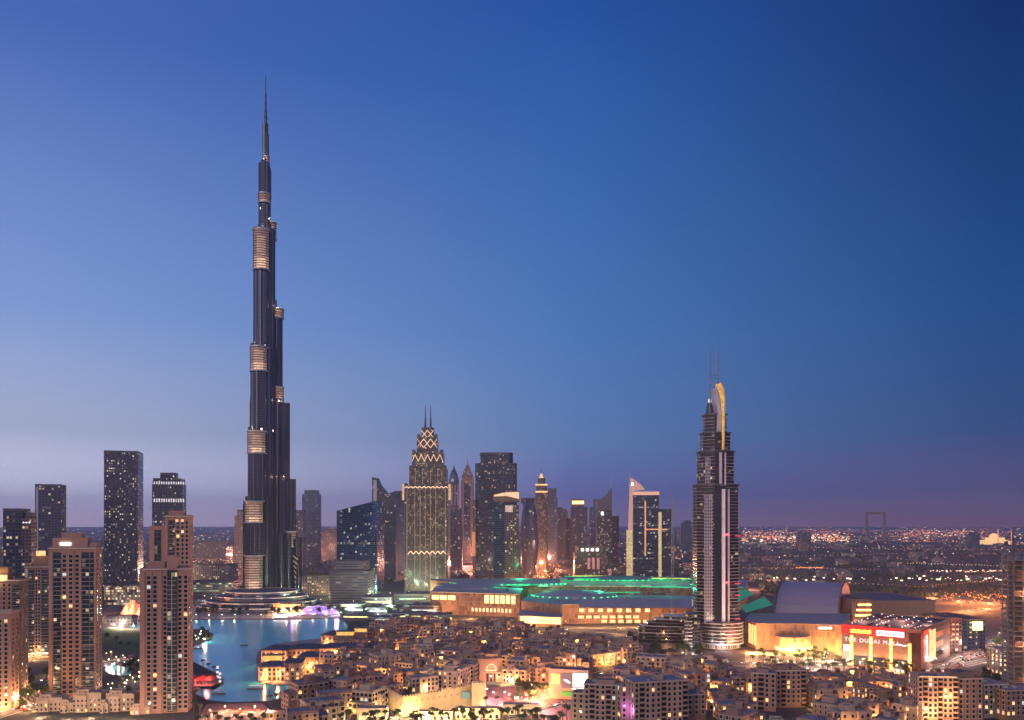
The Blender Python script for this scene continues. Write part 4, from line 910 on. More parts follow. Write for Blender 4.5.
yt_ = emit('yellow_tube', (.9, .9, .15), 1.2, .5)
for (x0, Y0, x1, Y1, z) in ((572, 1328, 628, 1328, 40.5), (652, 1260, 690, 1250, 41.6)): a, b = at(x0, Y0), at(x1, Y1); m = MB(); m.bar((a.x, a.y, z), (b.x, b.y, z), .7); m.build('roof_tube', yt_, t)
for (x, Y, z) in ((520, 1190, 42), (545, 1190, 42), (520, 1270, 46), (590, 1215, 50), (630, 1212, 48), (670, 1205, 48), (600, 1150, 34)): v = at(x, Y); light(v.x, v.y, z, (.05, 1, .4), 8000, 2)
for (x, Y) in ((440, 1120), (470, 1090), (500, 1080), (530, 1000), (550, 975), (580, 1000), (600, 1000), (620, 1000), (640, 1000), (660, 1000)): v = at(x, Y-16); light(v.x, v.y, 7, (1, .5, .2), 9000, 1.2)
for (x, Y) in ((409, 1500), (456, 1500), (484, 1490), (523, 1480)): v = at(x, Y); light(v.x, v.y, 40, (1, .9, .8), 9000, 1); 
for (x0, Y0, x1, Y1, z, mt) in ((431, 1131, 519, 1091, 31.3, 'g'), (562, 1020, 640, 1030, 24.4, 'g'), (640, 1030, 689, 1011, 24.4, 'g'), (546, 1209, 640, 1199, 33.3, 'g'), (640, 1199, 744, 1179, 33.3, 'e'), (560, 1239, 690, 1229, 39.3, 'e')):
    a, b = at(x0, Y0-.8), at(x1, Y1-.8); m = MB(); m.bar((a.x, a.y, z), (b.x, b.y, z), .45); m.build('roof_edge_light', emit('edge_gold', (1, .62, .3), .55, .9) if mt == 'g' else ge, t)
rq = random.Random(4)
for i in range(46):
    x, Y = rq.uniform(436, 738), rq.choice([rq.uniform(1150, 1190), rq.uniform(1215, 1330), rq.uniform(1060, 1110)])
    z = 33.0 if Y > 1200 else 24.0
    if 1130 < Y < 1200 and x < 530: z = 31.0
    if z < 31 and x < 565: continue
    if 560 < x < 700 and Y > 1230: z = 39.0
    v = at(x, Y); s_ = rq.uniform(1.5, 4); m = MB(); m.box(-s_*1.6, s_*1.6, -s_, s_, 0, rq.uniform(1.5, 3.2)); m.build('roof_plant', rq.choice([metal_l, metal_d, concrete]), t, (v.x, v.y, z+.01))
for i in range(34):
    v = at(440+i*8.6, 1205+(i % 3)*40); m = MB(); m.prism(rect(-7, 7, -2, 2), 0, 2.2, 0, top_pts=rect(-6.5, 6.5, -.2, .2)); m.build('skylight', emit('skylight_glow', (.75, .9, .6), .22, .9) if i % 4 == 0 else roofm, t, (v.x, v.y, 39.0 if 560 < 440+i*8.6 < 700 and i % 3 else 33.0))
# east part: barrel roof, orange front
t = thing('mall_wing', 'orange-lit mall wing with a large grey barrel roof behind it', 'mall', (0, 0, 0))
wpoly('front_wing', [gY(745, 850), gY(756, 815), gY(800, 812), gY(846, 800), gY(850, 900), gY(750, 905)], 0, 27, mallw, mallr, t)
wpoly('curved_front', [gY(775, 811.5), gY(780, 800), gY(795, 796), gY(808, 800), gY(812, 809)], 0, 15, mallw, mallr, t)
m = MB(); v0, v1 = at(774, 940), at(838, 905); N = 14; ax = (v1-v0).normalized(); nb = Vector((-ax.y, ax.x, 0))
def bp_(e, i, h=8.0): a = pi*i/N; q = e+nb*(60-60*cos(a)); return (q.x, q.y, h+49*max(0, sin(a))**.8)
for i in range(N): m.poly([bp_(v0, i), bp_(v1, i), bp_(v1, i+1), bp_(v0, i+1)])
m.poly([bp_(v0, i) for i in reversed(range(N+1))]); m.poly([bp_(v1, i) for i in range(N+1)])
m.build('barrel_roof', plain('barrel_grey', (.28, .26, .34), .5, var=.05, scale=.01), t, smooth=False)
for k_, e in enumerate((v0, v1)):
    m = MB()
    for i in range(N): m.bar(bp_(e, i, 8.5), bp_(e, i+1, 8.5), 1.2)
    m.build('roof_edge', metal_d if k_ == 0 else plain('edge_rust', (.3, .1, .1), .6), t)
m = MB(); a, b = at(746, 900), at(770, 880); m.poly([(a.x, a.y, 28), (b.x, b.y-10, 40), (b.x, b.y+20, 46), (a.x, a.y+20, 33)]); m.poly([(a.x, a.y+60, 30), (b.x, b.y+60, 45), (b.x, b.y+90, 50), (a.x, a.y+90, 34)]); m.build('green_canopy', emit('green_canopy', (.03, .6, .3), .16, .9), t)
strip_lights('window', gY(746, 848), gY(757, 813), 4, 4, 6, 20, emit('mall_lantern', (1, .68, .2), 1.5, .4)); 
m = MB(); P = [gY(775, 811), gY(780, 799.5), gY(795, 795.5), gY(808, 799.5), gY(812, 808)]
for a, b in zip(P, P[1:]): m.poly([(a[0], a[1]-.6, 1.5), (b[0], b[1]-.6, 1.5), (b[0], b[1]-.6, 4.5), (a[0], a[1]-.6, 4.5)])
m.build('light_band', E_y, t)
for i in range(9): a = gY(800+i*5, 811-i*1.4); m = MB(); m.box(0, .7, -.9, -.05, 4, 22); m.build('pilaster', mallw, t, (a[0], a[1], 0))
def text(s_, size, mat, par, loc, rz=0, name='sign', rx=pi/2, ext=.12, ry=0.0, sp=1.0):
    c_ = bpy.data.curves.new(name, 'FONT'); c_.body = s_; c_.size = size; c_.extrude = ext; c_.align_x = 'CENTER'; c_.space_character = sp
    o = bpy.data.objects.new(name, c_); me = bpy.data.meshes.new_from_object(o); bpy.data.objects.remove(o); me.materials.clear(); me.materials.append(mat)
    q = put(me, name, par, loc); q.rotation_euler = (rx, ry, rz); return q
a = gY(825, 806); m = MB()
for i in range(11): m.box(i*1.35, i*1.35+.9, -.3, 0, 0, 1.6+.5*((i*7) % 3)/2)
m.build('sign', E_sw, t, (a[0]-7, a[1]-2, 22.5))
for (x) in (752, 762, 775, 790, 800, 815, 825, 840): v = at(x, 792); light(v.x, v.y, 4, (1, .5, .15), 9000, .8)
v = at(864, 905); 
# red cinema front
YC = 735; A, w = place(842, 921, YC, R(-40)); t = thing('cinema_mall_block', 'red-lit mall entrance block with glowing yellow pillars and parked cars on its roof', 'mall', A, R(-40))
Hc = 35.5; m = MB(); m.box(0, w, 0, 112, 0, Hc, 0, 1); m.build('wall', [plain('cinema_wall', (.20, .10, .08), .7), asph], t)
m = MB(); m.box(-.3, w*.8, -1.2, -.01, Hc-7.5, Hc+.6); m.build('red_fascia', emit('red_fascia', (1, .02, .02), .6, .25), t)
m = MB(); m.ring(rect(.01, w-.01, .01, 111.9), rect(.6, w-.6, .6, 111.4), Hc+.01, Hc+1.3); m.build('parapet', sand_d, t)
for i, f in enumerate((.135, .385, .64, .87)):
    m = MB(); m.box(f*w-1.0, f*w+1.0, -2.6, -.05, 0, 27-(3 if i == 3 else 0)); m.build('glowing_pillar', emit('pillar_yellow', (1, .62, .14), 1.9, .25), t); light(f*w, -5, 10, (1, .6, .2), 1500, .6, t)
text('THE DUBAI MALL', 5.0, emit('letter_pink', (1, .6, .62), 1.8), t, (w*.40, -2.8, 21.6), name='sign_lettering', sp=1.25)
m = MB(); x = 0
for i in range(12):
    ww = .7+.9*((i*5) % 4)/3; m.box(x, x+ww, -.3, 0, (i*3) % 3*.3, 2.6+.8*((i*7) % 3)/2); x += ww+.35
m.build('sign', emit('sign_yellow', (1, .72, .05), 4), t, (w*.12, -1.5, Hc-6))
m = MB(); x = 0
m.box(-1, 22, -.15, .1, -.6, 4, 1)
for i in range(14):
    ww = .7+.8*((i*7) % 4)/3; m.box(x, x+ww, -.4, -.16, .3, 2.2+.9*((i*5) % 3)/2, 0); x += ww+.32
m.build('sign', [emit('sign_bw', (.45, .55, 1), .5), emit('sign_pale', (.95, .95, 1), 1.7)], t, (w*.47, -1.6, Hc-6))
m = MB(); m.box(w*.02, w*.12, -.6, -.02, 12, 18); m.build('poster', emit('poster_white', (1, .8, .75), 1.0, .5), t)
for f in (.25, .5, .75): m = MB(); m.box(f*w-6, f*w+6, -.5, -.02, 1, 9); m.build('shopfront', glassd, t); light(f*w, -9, 5, (1, .45, .2), 2500, .8, t)
m = MB()
for i in range(7): m.bar((w*(.70+.02*i), -1, 22+.5*sin(i)), (w*(.72+.02*i), -1, 22+.5*sin(i+1)), .3)
m.build('sign', E_sw, t)
for x_ in (.1, .35, .6, .85): light(w*x_, -14, 30, (1, .08, .06), 700, 1, t)
roof_lamps = []
for r_ in range(6):
    for q in range(11): roof_lamps.append((6+r_*w/6.2, 10+q*9.5))
for (x, y) in roof_lamps:
    if x < w-2 and random.random() < .6: m = MB(); m.box(-.45, .45, -.45, .45, 0, .5); m.build('roof_lamp', emit('lamp_roof', (1, .8, .7), 2.6) if random.random() < .6 else emit('lamp_rosy', (1, .45, .35), 2), t, (x, y, Hc+1.0))
for i in range(5): light(w*(.1+.2*i), 40+15*(i % 3), Hc+6, (1, .5, .4), 3500, 1, t)
A2 = A+Vector((cos(R(-40)), sin(R(-40)), 0))*(w+.3); w2 = 52; t = thing('cinema_side_block', 'red side block of the mall with a vertical white word and yellow ribs', 'mall', A2, R(50))
m = MB(); m.box(0, w2*1.62, 0, 10, 0, 33.5, 0, 1); m.build('wall', [MATS['cinema_wall'], mallr], t)
m = MB(); m.box(w2*.12, w2*.45, -.6, -.02, 8, 35); m.build('red_panel', MATS['red_fascia'], t)
text('Cinema', 7.5, E_sw, t, (w2*.34, -.9, 19), rx=pi/2, name='sign_lettering', ry=-pi/2)
for i in range(5): m = MB(); m.box(w2*(.55+.09*i), w2*(.57+.09*i), -.9, -.02, 6, 33); m.build('light_rib', E_gold, t)
m = MB(); m.prism(circ(0, 0, 2.2, 8), 0, .5); o = m.build('emblem', E_gold, t, (w2*.5, -.7, 33)); o.rotation_euler = (pi/2, 0, 0)
for a_ in range(9):
    for b_ in range(3): m = MB(); m.box(w2*.62+a_*5.6, w2*.62+a_*5.6+3, -.35, -.02, 6+b_*9, 11+b_*9); m.build('window', emit('side_glow', (1, .28, .12), .6, .9) if (a_*3+b_) % 3 else win_dark, t)
for i in range(3): light(w2*(.2+.3*i), -8, 12, (1, .1, .05), 700, .8, t)
for (nm, lb, x0, x1, Y, D, H, mt) in (('service_block', 'dark brown box hall with six small square lights beside the red cinema side block', 948, 962, 800, 50, 33, F_brown), ('service_block', 'plain dark purple-grey hall between the brown box hall and the glowing square sign', 963, 985, 815, 60, 30, F_sparse), ('mall_annex', 'long flat dark roof behind the roof parking of the mall', 860, 935, 980, 120, 33, sand_d), ('mall_annex', 'glowing yellow stepped annex between barrel roof and roof parking', 852, 872, 900, 60, 42, mallw)):
    A, w = place(x0, x1, Y, 0); t = thing(nm, lb, 'building', A); m = MB(); m.box(0, w, 0, D, 0, H, 0, 1); m.build('wall', [mt, roofd], t)
    m = MB(); m.ring(rect(-.2, w+.2, -.2, D+.2), rect(1, w-1, 1, D-1), H-.2, H+1.1); m.build('parapet', sand_d, t)
    if 'brown box' in lb:
        for a in range(2):
            for b in range(4): m = MB(); m.box(w*(.3+.3*a), w*(.3+.3*a)+2, -.3, -.02, 12+b*5, 13.3+b*5); m.build('square_light', E_gold, t)
    if 'yellow' in lb:
        for k in range(5): m = MB(); m.box(w*.02+k*1.5, w*.95, -2+k*.3, -.05 if k == 0 else -.05, 12+k*6, 14+k*6); m.build('light_band', E_y, t)
A = at(978, 812); t = thing('square_sign', 'glowing green-yellow square sign on a post by the car park', 'sign', A); m = MB(); m.box(-5, 5, 0, 1, 20, 29); m.build('panel', emit('sign_greeny', (.95, 1, .45), 1.8, .3), t); m = MB(); m.cyl(0, .5, 0, 20, .6, n=8); m.build('post', metal_d, t)
# ---------------------------------------------------------------- old-town houses
HM = [(sand, 'tan'), (sand_l, 'cream'), (sand_d, 'brown'), (sand_p, 'rose')]
NUMW = ['zero', 'one', 'two', 'three', 'four', 'five', 'six', 'seven', 'eight', 'nine', 'ten']
_b = MB(); _b.box(-1.5, 1.5, -1.2, -.01, -.25, 0, 0, bottom=True); _b.box(-1.5, 1.5, -1.2, -1.1, .001, .95, 0); BAL = _b.mesh('balcony', [trim, win_dark])
def house(x, y, yaw, w, d, st, mi, detail, style, lit=.10, name='sand_house', look=None, label=None, group='sand coloured old town houses', fh=3.4, most=100, cat='house'):
    mat, cn = HM[mi]; t = thing(name, label, cat, (x, y, 0), yaw, group)
    mb, rb = MB(), MB(); H = st*fh+1.2
    Wn = Windows(t, most, trim if mi != 1 else sand_l)
    if not detail: Wn = None
    def add(px, py, z, rz, ww, hh, kd, ar):
        if Wn: Wn.add(px, py, z, rz, ww, hh, kd, ar)
        else: append_mesh(mb, win(kd, ww, hh, ar, trim), Matrix.Translation((px, py, z)) @ Matrix.Rotation(rz, 4, 'Z'), {0: {'d': 2, 'w': 3, 'c': 4, 'y': 3}[kd], 1: 1})
    to = Vector((-x, -y)).normalized()
    def face(x0, y0, x1, y1, H0, H1, arch, z_first=1.0):
        L = sqrt((x1-x0)**2+(y1-y0)**2); rz = atan2(y1-y0, x1-x0)
        nx, ny = sin(rz+yaw), -cos(rz+yaw)
        if nx*to.x+ny*to.y < -.05 or L < 3: return
        n = max(1, int(L/3.6)); ns = int((H1-H0-1.0)/fh)
        big = style == 2 or random.random() < .22; narrow = random.random() < .3; n = max(1, int(L/random.choice([3.0, 3.6, 4.4]))); bal_ = random.random() < .3
        for s_ in range(ns):
            for i in range(n):
                if random.random() < .07: continue
                k = (i+.5)/n; z = H0+z_first+s_*fh
                ww, hh = (2.4, 2.4) if big else ((1.0, 1.9) if narrow else (1.7, 2.15))
                if bal_ and i % 2 == 0 and s_: ww, hh = 1.9, 2.4; append_mesh(mb, BAL, Matrix.Translation((x0+(x1-x0)*k, y0+(y1-y0)*k, z-.1)) @ Matrix.Rotation(rz, 4, 'Z'), {0: 1, 1: 2})
                if style == 1 and s_ == ns-1: ww, hh = 1.7, 2.3
                add(x0+(x1-x0)*k, y0+(y1-y0)*k, z, rz, ww, hh, pick(lit*(1.6 if s_ == 0 else 1)), arch or (style == 1 and s_ == ns-1))
    def blk(x0, x1, y0, y1, z0, z1, arch=False, fc='flr'):
        walled(mb, rb, x0, x1, y0, y1, z0, z1, .9)
        if 'f' in fc: face(x0, y0, x1, y0, z0, z1, arch)
        if 'r' in fc: face(x1, y0, x1, y1, z0, z1, arch)
        if 'l' in fc: face(x0, y1, x0, y0, z0, z1, arch)
    blk(0, w, 0, d, 0, H, style == 2)
    if w > 14:
        a = random.uniform(.05, .5)*w; b = a+random.uniform(.25, .4)*w
        blk(a, b, -2.6, -.003, 0, H-fh*random.choice([0, 1, 1, -1])+.3, style == 1)
        if random.random() < .75: a2 = random.uniform(.1, .55)*w; blk(a2, a2+min(7, w*.35), d*.3, d*.8, H-.85, H+fh*.9)
    if random.random() < .5: 
        sx = random.random() < .5; x0 = w+.003 if sx else -6.003; blk(x0, x0+6, 1.5, d-1, 0, H-fh*random.choice([1, 2] if st > 2 else [1]))
    if random.random() < .4:
        k = .2
        while k < w-1: mb.box(k, k+.8, .02, .33, H+.002, H+.75, 0); k += 1.7
    wall = mb.build('wall', [mat, trim, win_dark, win_w, win_c], t); rb.build('roof', roofm, t)
    if Wn: Wn.done()
    if style == 1 and detail:   # barjeel wind tower
        m = MB(); a = w*.75; m.box(a, a+3.4, d*.5, d*.5+3.4, H-.85, H+4.6, 0)
        for zz in (1.2,): 
            for k in range(3): m.box(a+.5+k*.9, a+1.0+k*.9, d*.5-.06, d*.5-.002, H+zz, H+zz+2.4, 1)
        m.build('wind_tower', [mat, win_dark], t)
    wood = plain('dark_timber', (.12, .07, .045), .8)
    if detail and random.random() < .5:
        for k in range(random.randint(1, 3)):
            ox = random.uniform(.08, .85)*w; oz = 4.2+random.randint(0, max(0, st-2))*fh; m = MB(); m.box(ox, ox+2.3, -1.0-(2.6 if False else 0), -.02, oz, oz+2.6, 0, bottom=True); m.box(ox-.15, ox+2.45, -1.15, -.02, oz+2.601, oz+2.8, 0, bottom=True); m.build('oriel', wood, t)
    if random.random() < (.22 if x < 150 else .34):
        a_ = random.uniform(.1, .6)*w; b_ = a_+random.uniform(3, 6); m = MB(); m.box(a_, b_, d*.45, d*.45+3, H-.85, H+2.4); m.build('roof_room', sand_l, t)
        m = MB(); m.box(a_-.5, b_+.5, d*.45-1.6, d*.45+3.4, H+2.41, H+2.65, bottom=True); m.build('canopy', wood, t); light((a_+b_)/2, d*.45-1.0, H+1.6, (1, .52, .12), 420, .2, t)
    if random.random() < .35:
        px_ = random.uniform(.1, .6)*w; m = MB()
        for k in range(7): m.box(px_+k*.8, px_+k*.8+.25, d*.1, d*.1+4.5, H+1.9, H+2.1, bottom=True)
        for k in (0, 5): 
            for q in (0, 4.2): m.box(px_+k, px_+k+.2, d*.1+q, d*.1+q+.2, H-.85, H+1.89)
        m.build('pergola', wood, t)
    if detail:
        c_ = MB(); c_.ring(rect(-.25, w+.25, -.25, d+.25), rect(.1, w-.1, .1, d-.1), H-1.5, H-1.2); c_.build('cornice', trim, t)
        for k in range(random.randint(1, 3)): put(random.choice([ac_mesh, ac_mesh, dish_mesh]), 'rooftop_unit', t, (random.uniform(.15, .6)*w, random.uniform(.1, .25)*d, H-.85), random.random()*3)
    if random.random() < (.6 if detail else .35):
        px_ = random.uniform(.2, .8)*w; m = MB(); m.box(px_-.25, px_+.25, -3.4, -2.95, 2.6, 3.2, 0, bottom=True); m.build('wall_lamp', E_o if random.random() < .7 else E_w, t)
        light(px_, -4.2, 3.2, random.choice([(1, .48, .12), (1, .40, .10), (1, .60, .22)]), random.choice([900, 1800, 3200]) if detail else 6000, .3, t)
    if label is None:
        lk = look or '%s %s-storey house%s' % (cn, NUMW[min(st, 10)], {0: '', 1: ' with wind tower', 2: ' with arches'}[style] if detail or style != 1 else '')
        auto(t, lk, 'house', cat, group)
    return t, H
def interp(x, P):
    if x <= P[0][0]: return P[0][1]
    for (a, b), (c, d) in zip(P, P[1:]):
        if x <= c: return b+(d-b)*(x-a)/(c-a)
    return P[-1][1]
YLO = [(270,706),(300,704),(320,692),(345,652),(372,634),(400,626),(480,632),(560,642),(640,655),(700,674),(750,684),(850,683),(905,684),(945,690),(1000,682),(1060,678)]
EXC = [(384,507,690,742), (476,618,684,745), (335,400,716,745), (548,592,680,712), (583,712,706,760), (640,700,640,668), (745,815,690,735), (912,990,692,760), (985,1080,676,760), (478,506,672,690), (140,300,0,760)]
placed = []
def near_road(p, r=17):
    for k in ('blvd', 'rose', 'mall'):
        for q in ROADS[k][0]:
            if (q.x-p[0])**2+(q.y-p[1])**2 < r*r: return True
    return False
rnd = random.Random(5)
ca, sa = cos(R(22)), sin(R(22))
cells = []
for i in range(-30, 40):
    for j in range(-5, 45):
        u, v = i*25.5+(j % 2)*11+rnd.uniform(-3, 3), j*23.5+rnd.uniform(-2.5, 2.5)
        X, Y = u*ca-v*sa, u*sa+v*ca+420
        if Y < 480 or Y > 1060: continue
        px, py = scr((X, Y, 0))
        if px < 268 or px > 1050 or py > 742 or py < interp(px, YLO): continue
        if any(a <= px <= b and c <= py <= d for a, b, c, d in EXC) or near_road((X, Y)): continue
        cells.append((Y, X, px, py))
for Y, X, px, py in sorted(cells):
    if rnd.random() < .04: continue
    yaw = R(22)+rnd.choice([0, 0, R(-40), R(50), R(12)])+rnd.uniform(-.08, .08)+(R(-25) if px > 700 else 0)
    w, d = rnd.uniform(18, 25), rnd.uniform(13, 18); st = rnd.choice([3, 3, 4, 4, 5]) if px < 720 else rnd.choice([2, 3, 3, 4])
    if Y < 560: st = min(st, 4 if px < 700 else 3)
    x = X-(w*cos(yaw)-d*sin(yaw))/2; y = Y-(w*sin(yaw)+d*cos(yaw))/2
    house(x, y, yaw, w, d, st, rnd.choice([0, 0, 1, 2, 3, 3]), Y < 800, rnd.choice([0, 0, 1, 2]), lit=.10 if px < 700 else .16)
    placed.append((X, Y))
# lakeside houses on the souk island
plinth = MB(); PP = [gp(x, y) for x, y in ((256,662),(258,683),(276,686),(300,684),(322,680),(352,650),(366,640),(340,637),(300,641),(272,645),(258,652))]
tag(sheet('souk_quay', [(256,662),(258,683),(276,686),(300,684),(322,680),(352,650),(366,640),(340,637),(300,641),(272,645),(258,652)], .6, pave_m), kind='structure')
def souk(label, x0, x1, Y, yaw, d, h, lights=1, hip=True, mi=3):
    A, w = place(x0, x1, Y, yaw); t = thing('souk_building', label, 'building', A, yaw, 'lakeside souk buildings')
    mb, rb = MB(), MB(); mb.prism(rect(0, w, 0, d), .6, h, 0, cap=False); mb.build('wall', HM[mi][0], t)
    m = MB(); m.box(-1.6, w+1.6, -1.6, d+1.6, h, h+.5, 0, bottom=True)
    if hip: m.prism(rect(-1.5, w+1.5, -1.5, d+1.5), h+.5, h+3.4, 0, top_pts=rect(w*.3, w*.7, d*.4, d*.6))
    m.build('roof', roofd, t)
    Wn = Windows(t, 60)
    n = max(2, int(w/3.4))
    for s_ in range(int((h-1)/3.6)):
        for i in range(n): Wn.add(w*(i+.5)/n, 0, 1.4+s_*3.6, 0, 2.0, 2.3, pick(.35), True)
        for i in range(int(d/4)): Wn.add(w, d*(i+.5)/int(d/4), 1.4+s_*3.6, pi/2, 1.8, 2.2, pick(.3), True); Wn.add(0, d*(i+.5)/int(d/4), 1.4+s_*3.6, -pi/2, 1.8, 2.2, pick(.3), True)
    Wn.done(); m = MB()
    for i in range(n+1): m.box(w*i/n-.25, w*i/n+.25, -1.4, -1.0, .6, h, 0)
    m.build('colonnade', trim, t)
    for i in range(lights): light(w*(i+.5)/lights, -4, h*.5, (1, .45, .14), 2200, .4, t)
    return t, w
souk('round-cornered souk block standing in the lake with a yellow-lit upper terrace', 259, 285, 650, R(6), 18, 12, 2)
t_, w_ = souk('plain rose souk block right beside the yellow-lit terrace block', 285, 300, 652, R(6), 20, 15, 0, False)
A, w = place(263, 281, 668, R(6)); t = thing('lit_terrace', 'yellow glowing roof terrace above the lakeside souk block', 'terrace', (A.x, A.y, 14.6), R(6)); m = MB(); m.box(0, w, 0, 5, 0, 3.8); m.build('wall', emit('terrace_yellow', (1, .56, .13), .95, .3), t); m = MB(); m.box(-1, w+1, -1.5, 6, 3.82, 4.3); m.build('roof', roofd, t)
souk('hip-roofed souk hall with orange arcades at the back corner of the quay', 262, 286, 730, R(-5), 22, 13, 2)
souk('wide hip-roofed souk hall behind the plain rose block', 288, 318, 735, R(4), 24, 13, 1)
souk('tall narrow souk block at the landward end of the quay', 301, 319, 680, R(12), 16, 15, 1)
souk('long souk hall with a yellow roof terrace facing the far lake arm', 322, 346, 800, R(-6), 20, 17, 2)
souk('orange-lit souk hall with arches beneath the brightest terraces', 320, 350, 740, R(8), 20, 13, 4)
souk('orange-lit arcade hall next to the brightest terraces', 348, 378, 735, R(14), 18, 14, 4)
for (x0, x1, Y, z, lb) in ((336, 353, 790, 18, 'yellow glowing roof terrace on the long souk hall'), (354, 366, 800, 20, 'brightest square yellow roof terrace behind the arcade hall')):
    A, w = place(x0, x1, Y, 0); t = thing('lit_terrace', lb, 'terrace', (A.x, A.y, 0)); m = MB(); m.box(0, w, 0, 8, 0, z, 0); m.build('base_wall', sand_p, t); m = MB(); m.box(.3, w-.3, .3, 7, z+.01, z+3.6); m.build('glowing_wall', emit('terrace_yellow', (1, .56, .13), .95, .3), t); m = MB(); m.box(-.8, w+.8, -1, 9, z+3.62, z+4.1); m.build('roof', roofd, t)
# gate house with lit arch and its neighbours
A, w = place(479, 502, 652, R(4)); t = thing('gate_house', 'rose gate house with a glowing pointed arch at the head of the red street', 'gate', A, R(4))
m = MB(); m.box(0, w, 0, 12, 0, 17.5); m.build('wall', sand_p, t)
m = MB(); xs = w*.53
pts = [(-4, 9), (-4, 10.2), (-3.4, 12), (-2, 13.4), (0, 14.4), (2, 13.4), (3.4, 12), (4, 10.2), (4, 9)]
for a, b in zip(pts, pts[1:]+pts[:1]): m.bar((xs+a[0], -.4, a[1]), (xs+b[0], -.4, b[1]), .32)
for k in (-2, 0, 2): m.bar((xs+k, -.4, 9), (xs+k*.4, -.4, 12.6), .05)
m.build('arch_light', emit('arch_glow', (1, .66, .36), 2), t)
m = MB()
for k in (-3, 0, 3): m.box(xs+k-1, xs+k+1, -.12, -.01, 0, 6.5)
m.build('gateway', win_dark, t); m = MB(); m.ring(rect(-.4, w+.4, -.4, 12.4), rect(.5, w-.5, .5, 11.5), 16.9, 18.6); m.build('parapet', sand_p, t); light(xs, -7, 3, (1, .6, .4), 1200, .5, t)
# floodlit fortress wall
wallm = plain('fort_plaster', (.62, .47, .28), .9, bump=.15, scale=.25)
t = thing('fortress_wall', 'floodlit yellow crenellated fortress wall with one blue-green panel', 'wall', (0, 0, 0))
WP = [(388, 708, 12.5), (403, 717, 13), (441, 711, 14), (474, 705, 14.5), (485, 706, 15.5)]
m = MB()
for (a, b, h), (c, d, h2) in zip(WP, WP[1:]):
    p, q = gp(a, b), gp(c, d); dd = (q-p).normalized(); nn = Vector((-dd.y, dd.x, 0))
    pts = [(p.x, p.y), (q.x, q.y), (q.x+nn.x*2, q.y+nn.y*2), (p.x+nn.x*2, p.y+nn.y*2)]; m.prism(pts, 0, h)
    L = (q-p).length; n = int(L/2.2)
    for i in range(n):
        o = p+dd*(i+.25)*2.2; o2 = o+dd*1.1; m.prism([(o.x, o.y), (o2.x, o2.y), (o2.x+nn.x*.8, o2.y+nn.y*.8), (o.x+nn.x*.8, o.y+nn.y*.8)], h+.001, h+1.3)
m.build('rampart', wallm, t); p = gp(479, 706); m = MB(); m.box(p.x-5, p.x+4.5, p.y-2.5, p.y+6, 0, 16.5)
for i in range(5): m.box(p.x-5+i*2, p.x-4+i*2, p.y-2.5, p.y-1.7, 16.5, 17.8)
m.build('bastion', wallm, t); p = gp(466, 707); m = MB(); m.box(p.x-2.6, p.x+2.6, p.y-2.4, p.y-.9, 6.5, 10.8); m.build('panel', emit('panel_teal', (.1, .3, .3), .5), t)
m = MB()
for i in range(12): p = gp(405+i*5.8, 717-i*.95); m.box(p.x-.3, p.x+.3, p.y-.5, p.y-.1, 9.5, 10.3)
m.build('slit', win_dark, t)
for (x, y) in ((396, 716), (412, 722), (428, 719), (444, 717), (460, 714), (476, 712)): v = gp(x, y); light(v.x, v.y-5, 1.5, (1, .70, .34), 3400, .5, t)
# low lit forecourt buildings along the bottom edge
def lowb(label, x0, x1, Y, h, d, mat, lamps, col=(1, .7, .35), p=1800, yaw=0.0):
    A, w = place(x0, x1, Y, yaw); t = thing('low_pavilion', label, 'building', A, yaw, 'low lit pavilions'); mb, rb = MB(), MB(); walled(mb, rb, 0, w, 0, d, 0, h); mb.build('wall', mat, t); rb.build('roof', roofm, t)
    Wn = Windows(t, 30)
    for i in range(int(w/4)): Wn.add(w*(i+.5)/int(w/4), 0, .4, 0, 2, 2.6, pick(.25), True)
    Wn.done()
    for i in range(lamps): light(w*(i+.5)/lamps, -3, 2.2, col, p*.2, .3, t)
lowb('low yellow-lit pavilion under the middle of the fortress wall', 418, 452, 524, 6, 8, wallm, 3); lowb('low cream pavilion with lit arches beside the bastion foot', 455, 500, 528, 7, 8, wallm, 3)
lowb('cream walled pavilion facing the white lamps of the red street', 503, 540, 540, 7, 9, sand_l, 3); lowb('flat dark-roofed pavilion below the arched houses by the wall', 357, 386, 524, 8, 10, sand_l, 2)
lowb('low orange-lit terrace with striped awning under the souk', 262, 300, 530, 3.5, 8, sand_d, 2, (1, .55, .25)); lowb('blue-grey flat roofed hall near the lakeside plaza', 300, 332, 545, 6, 12, sand, 1, (1, .55, .25)); lowb('sandy corner pavilion behind the lakeside plaza', 288, 304, 560, 8, 10, sand_p, 1, (1, .55, .25))
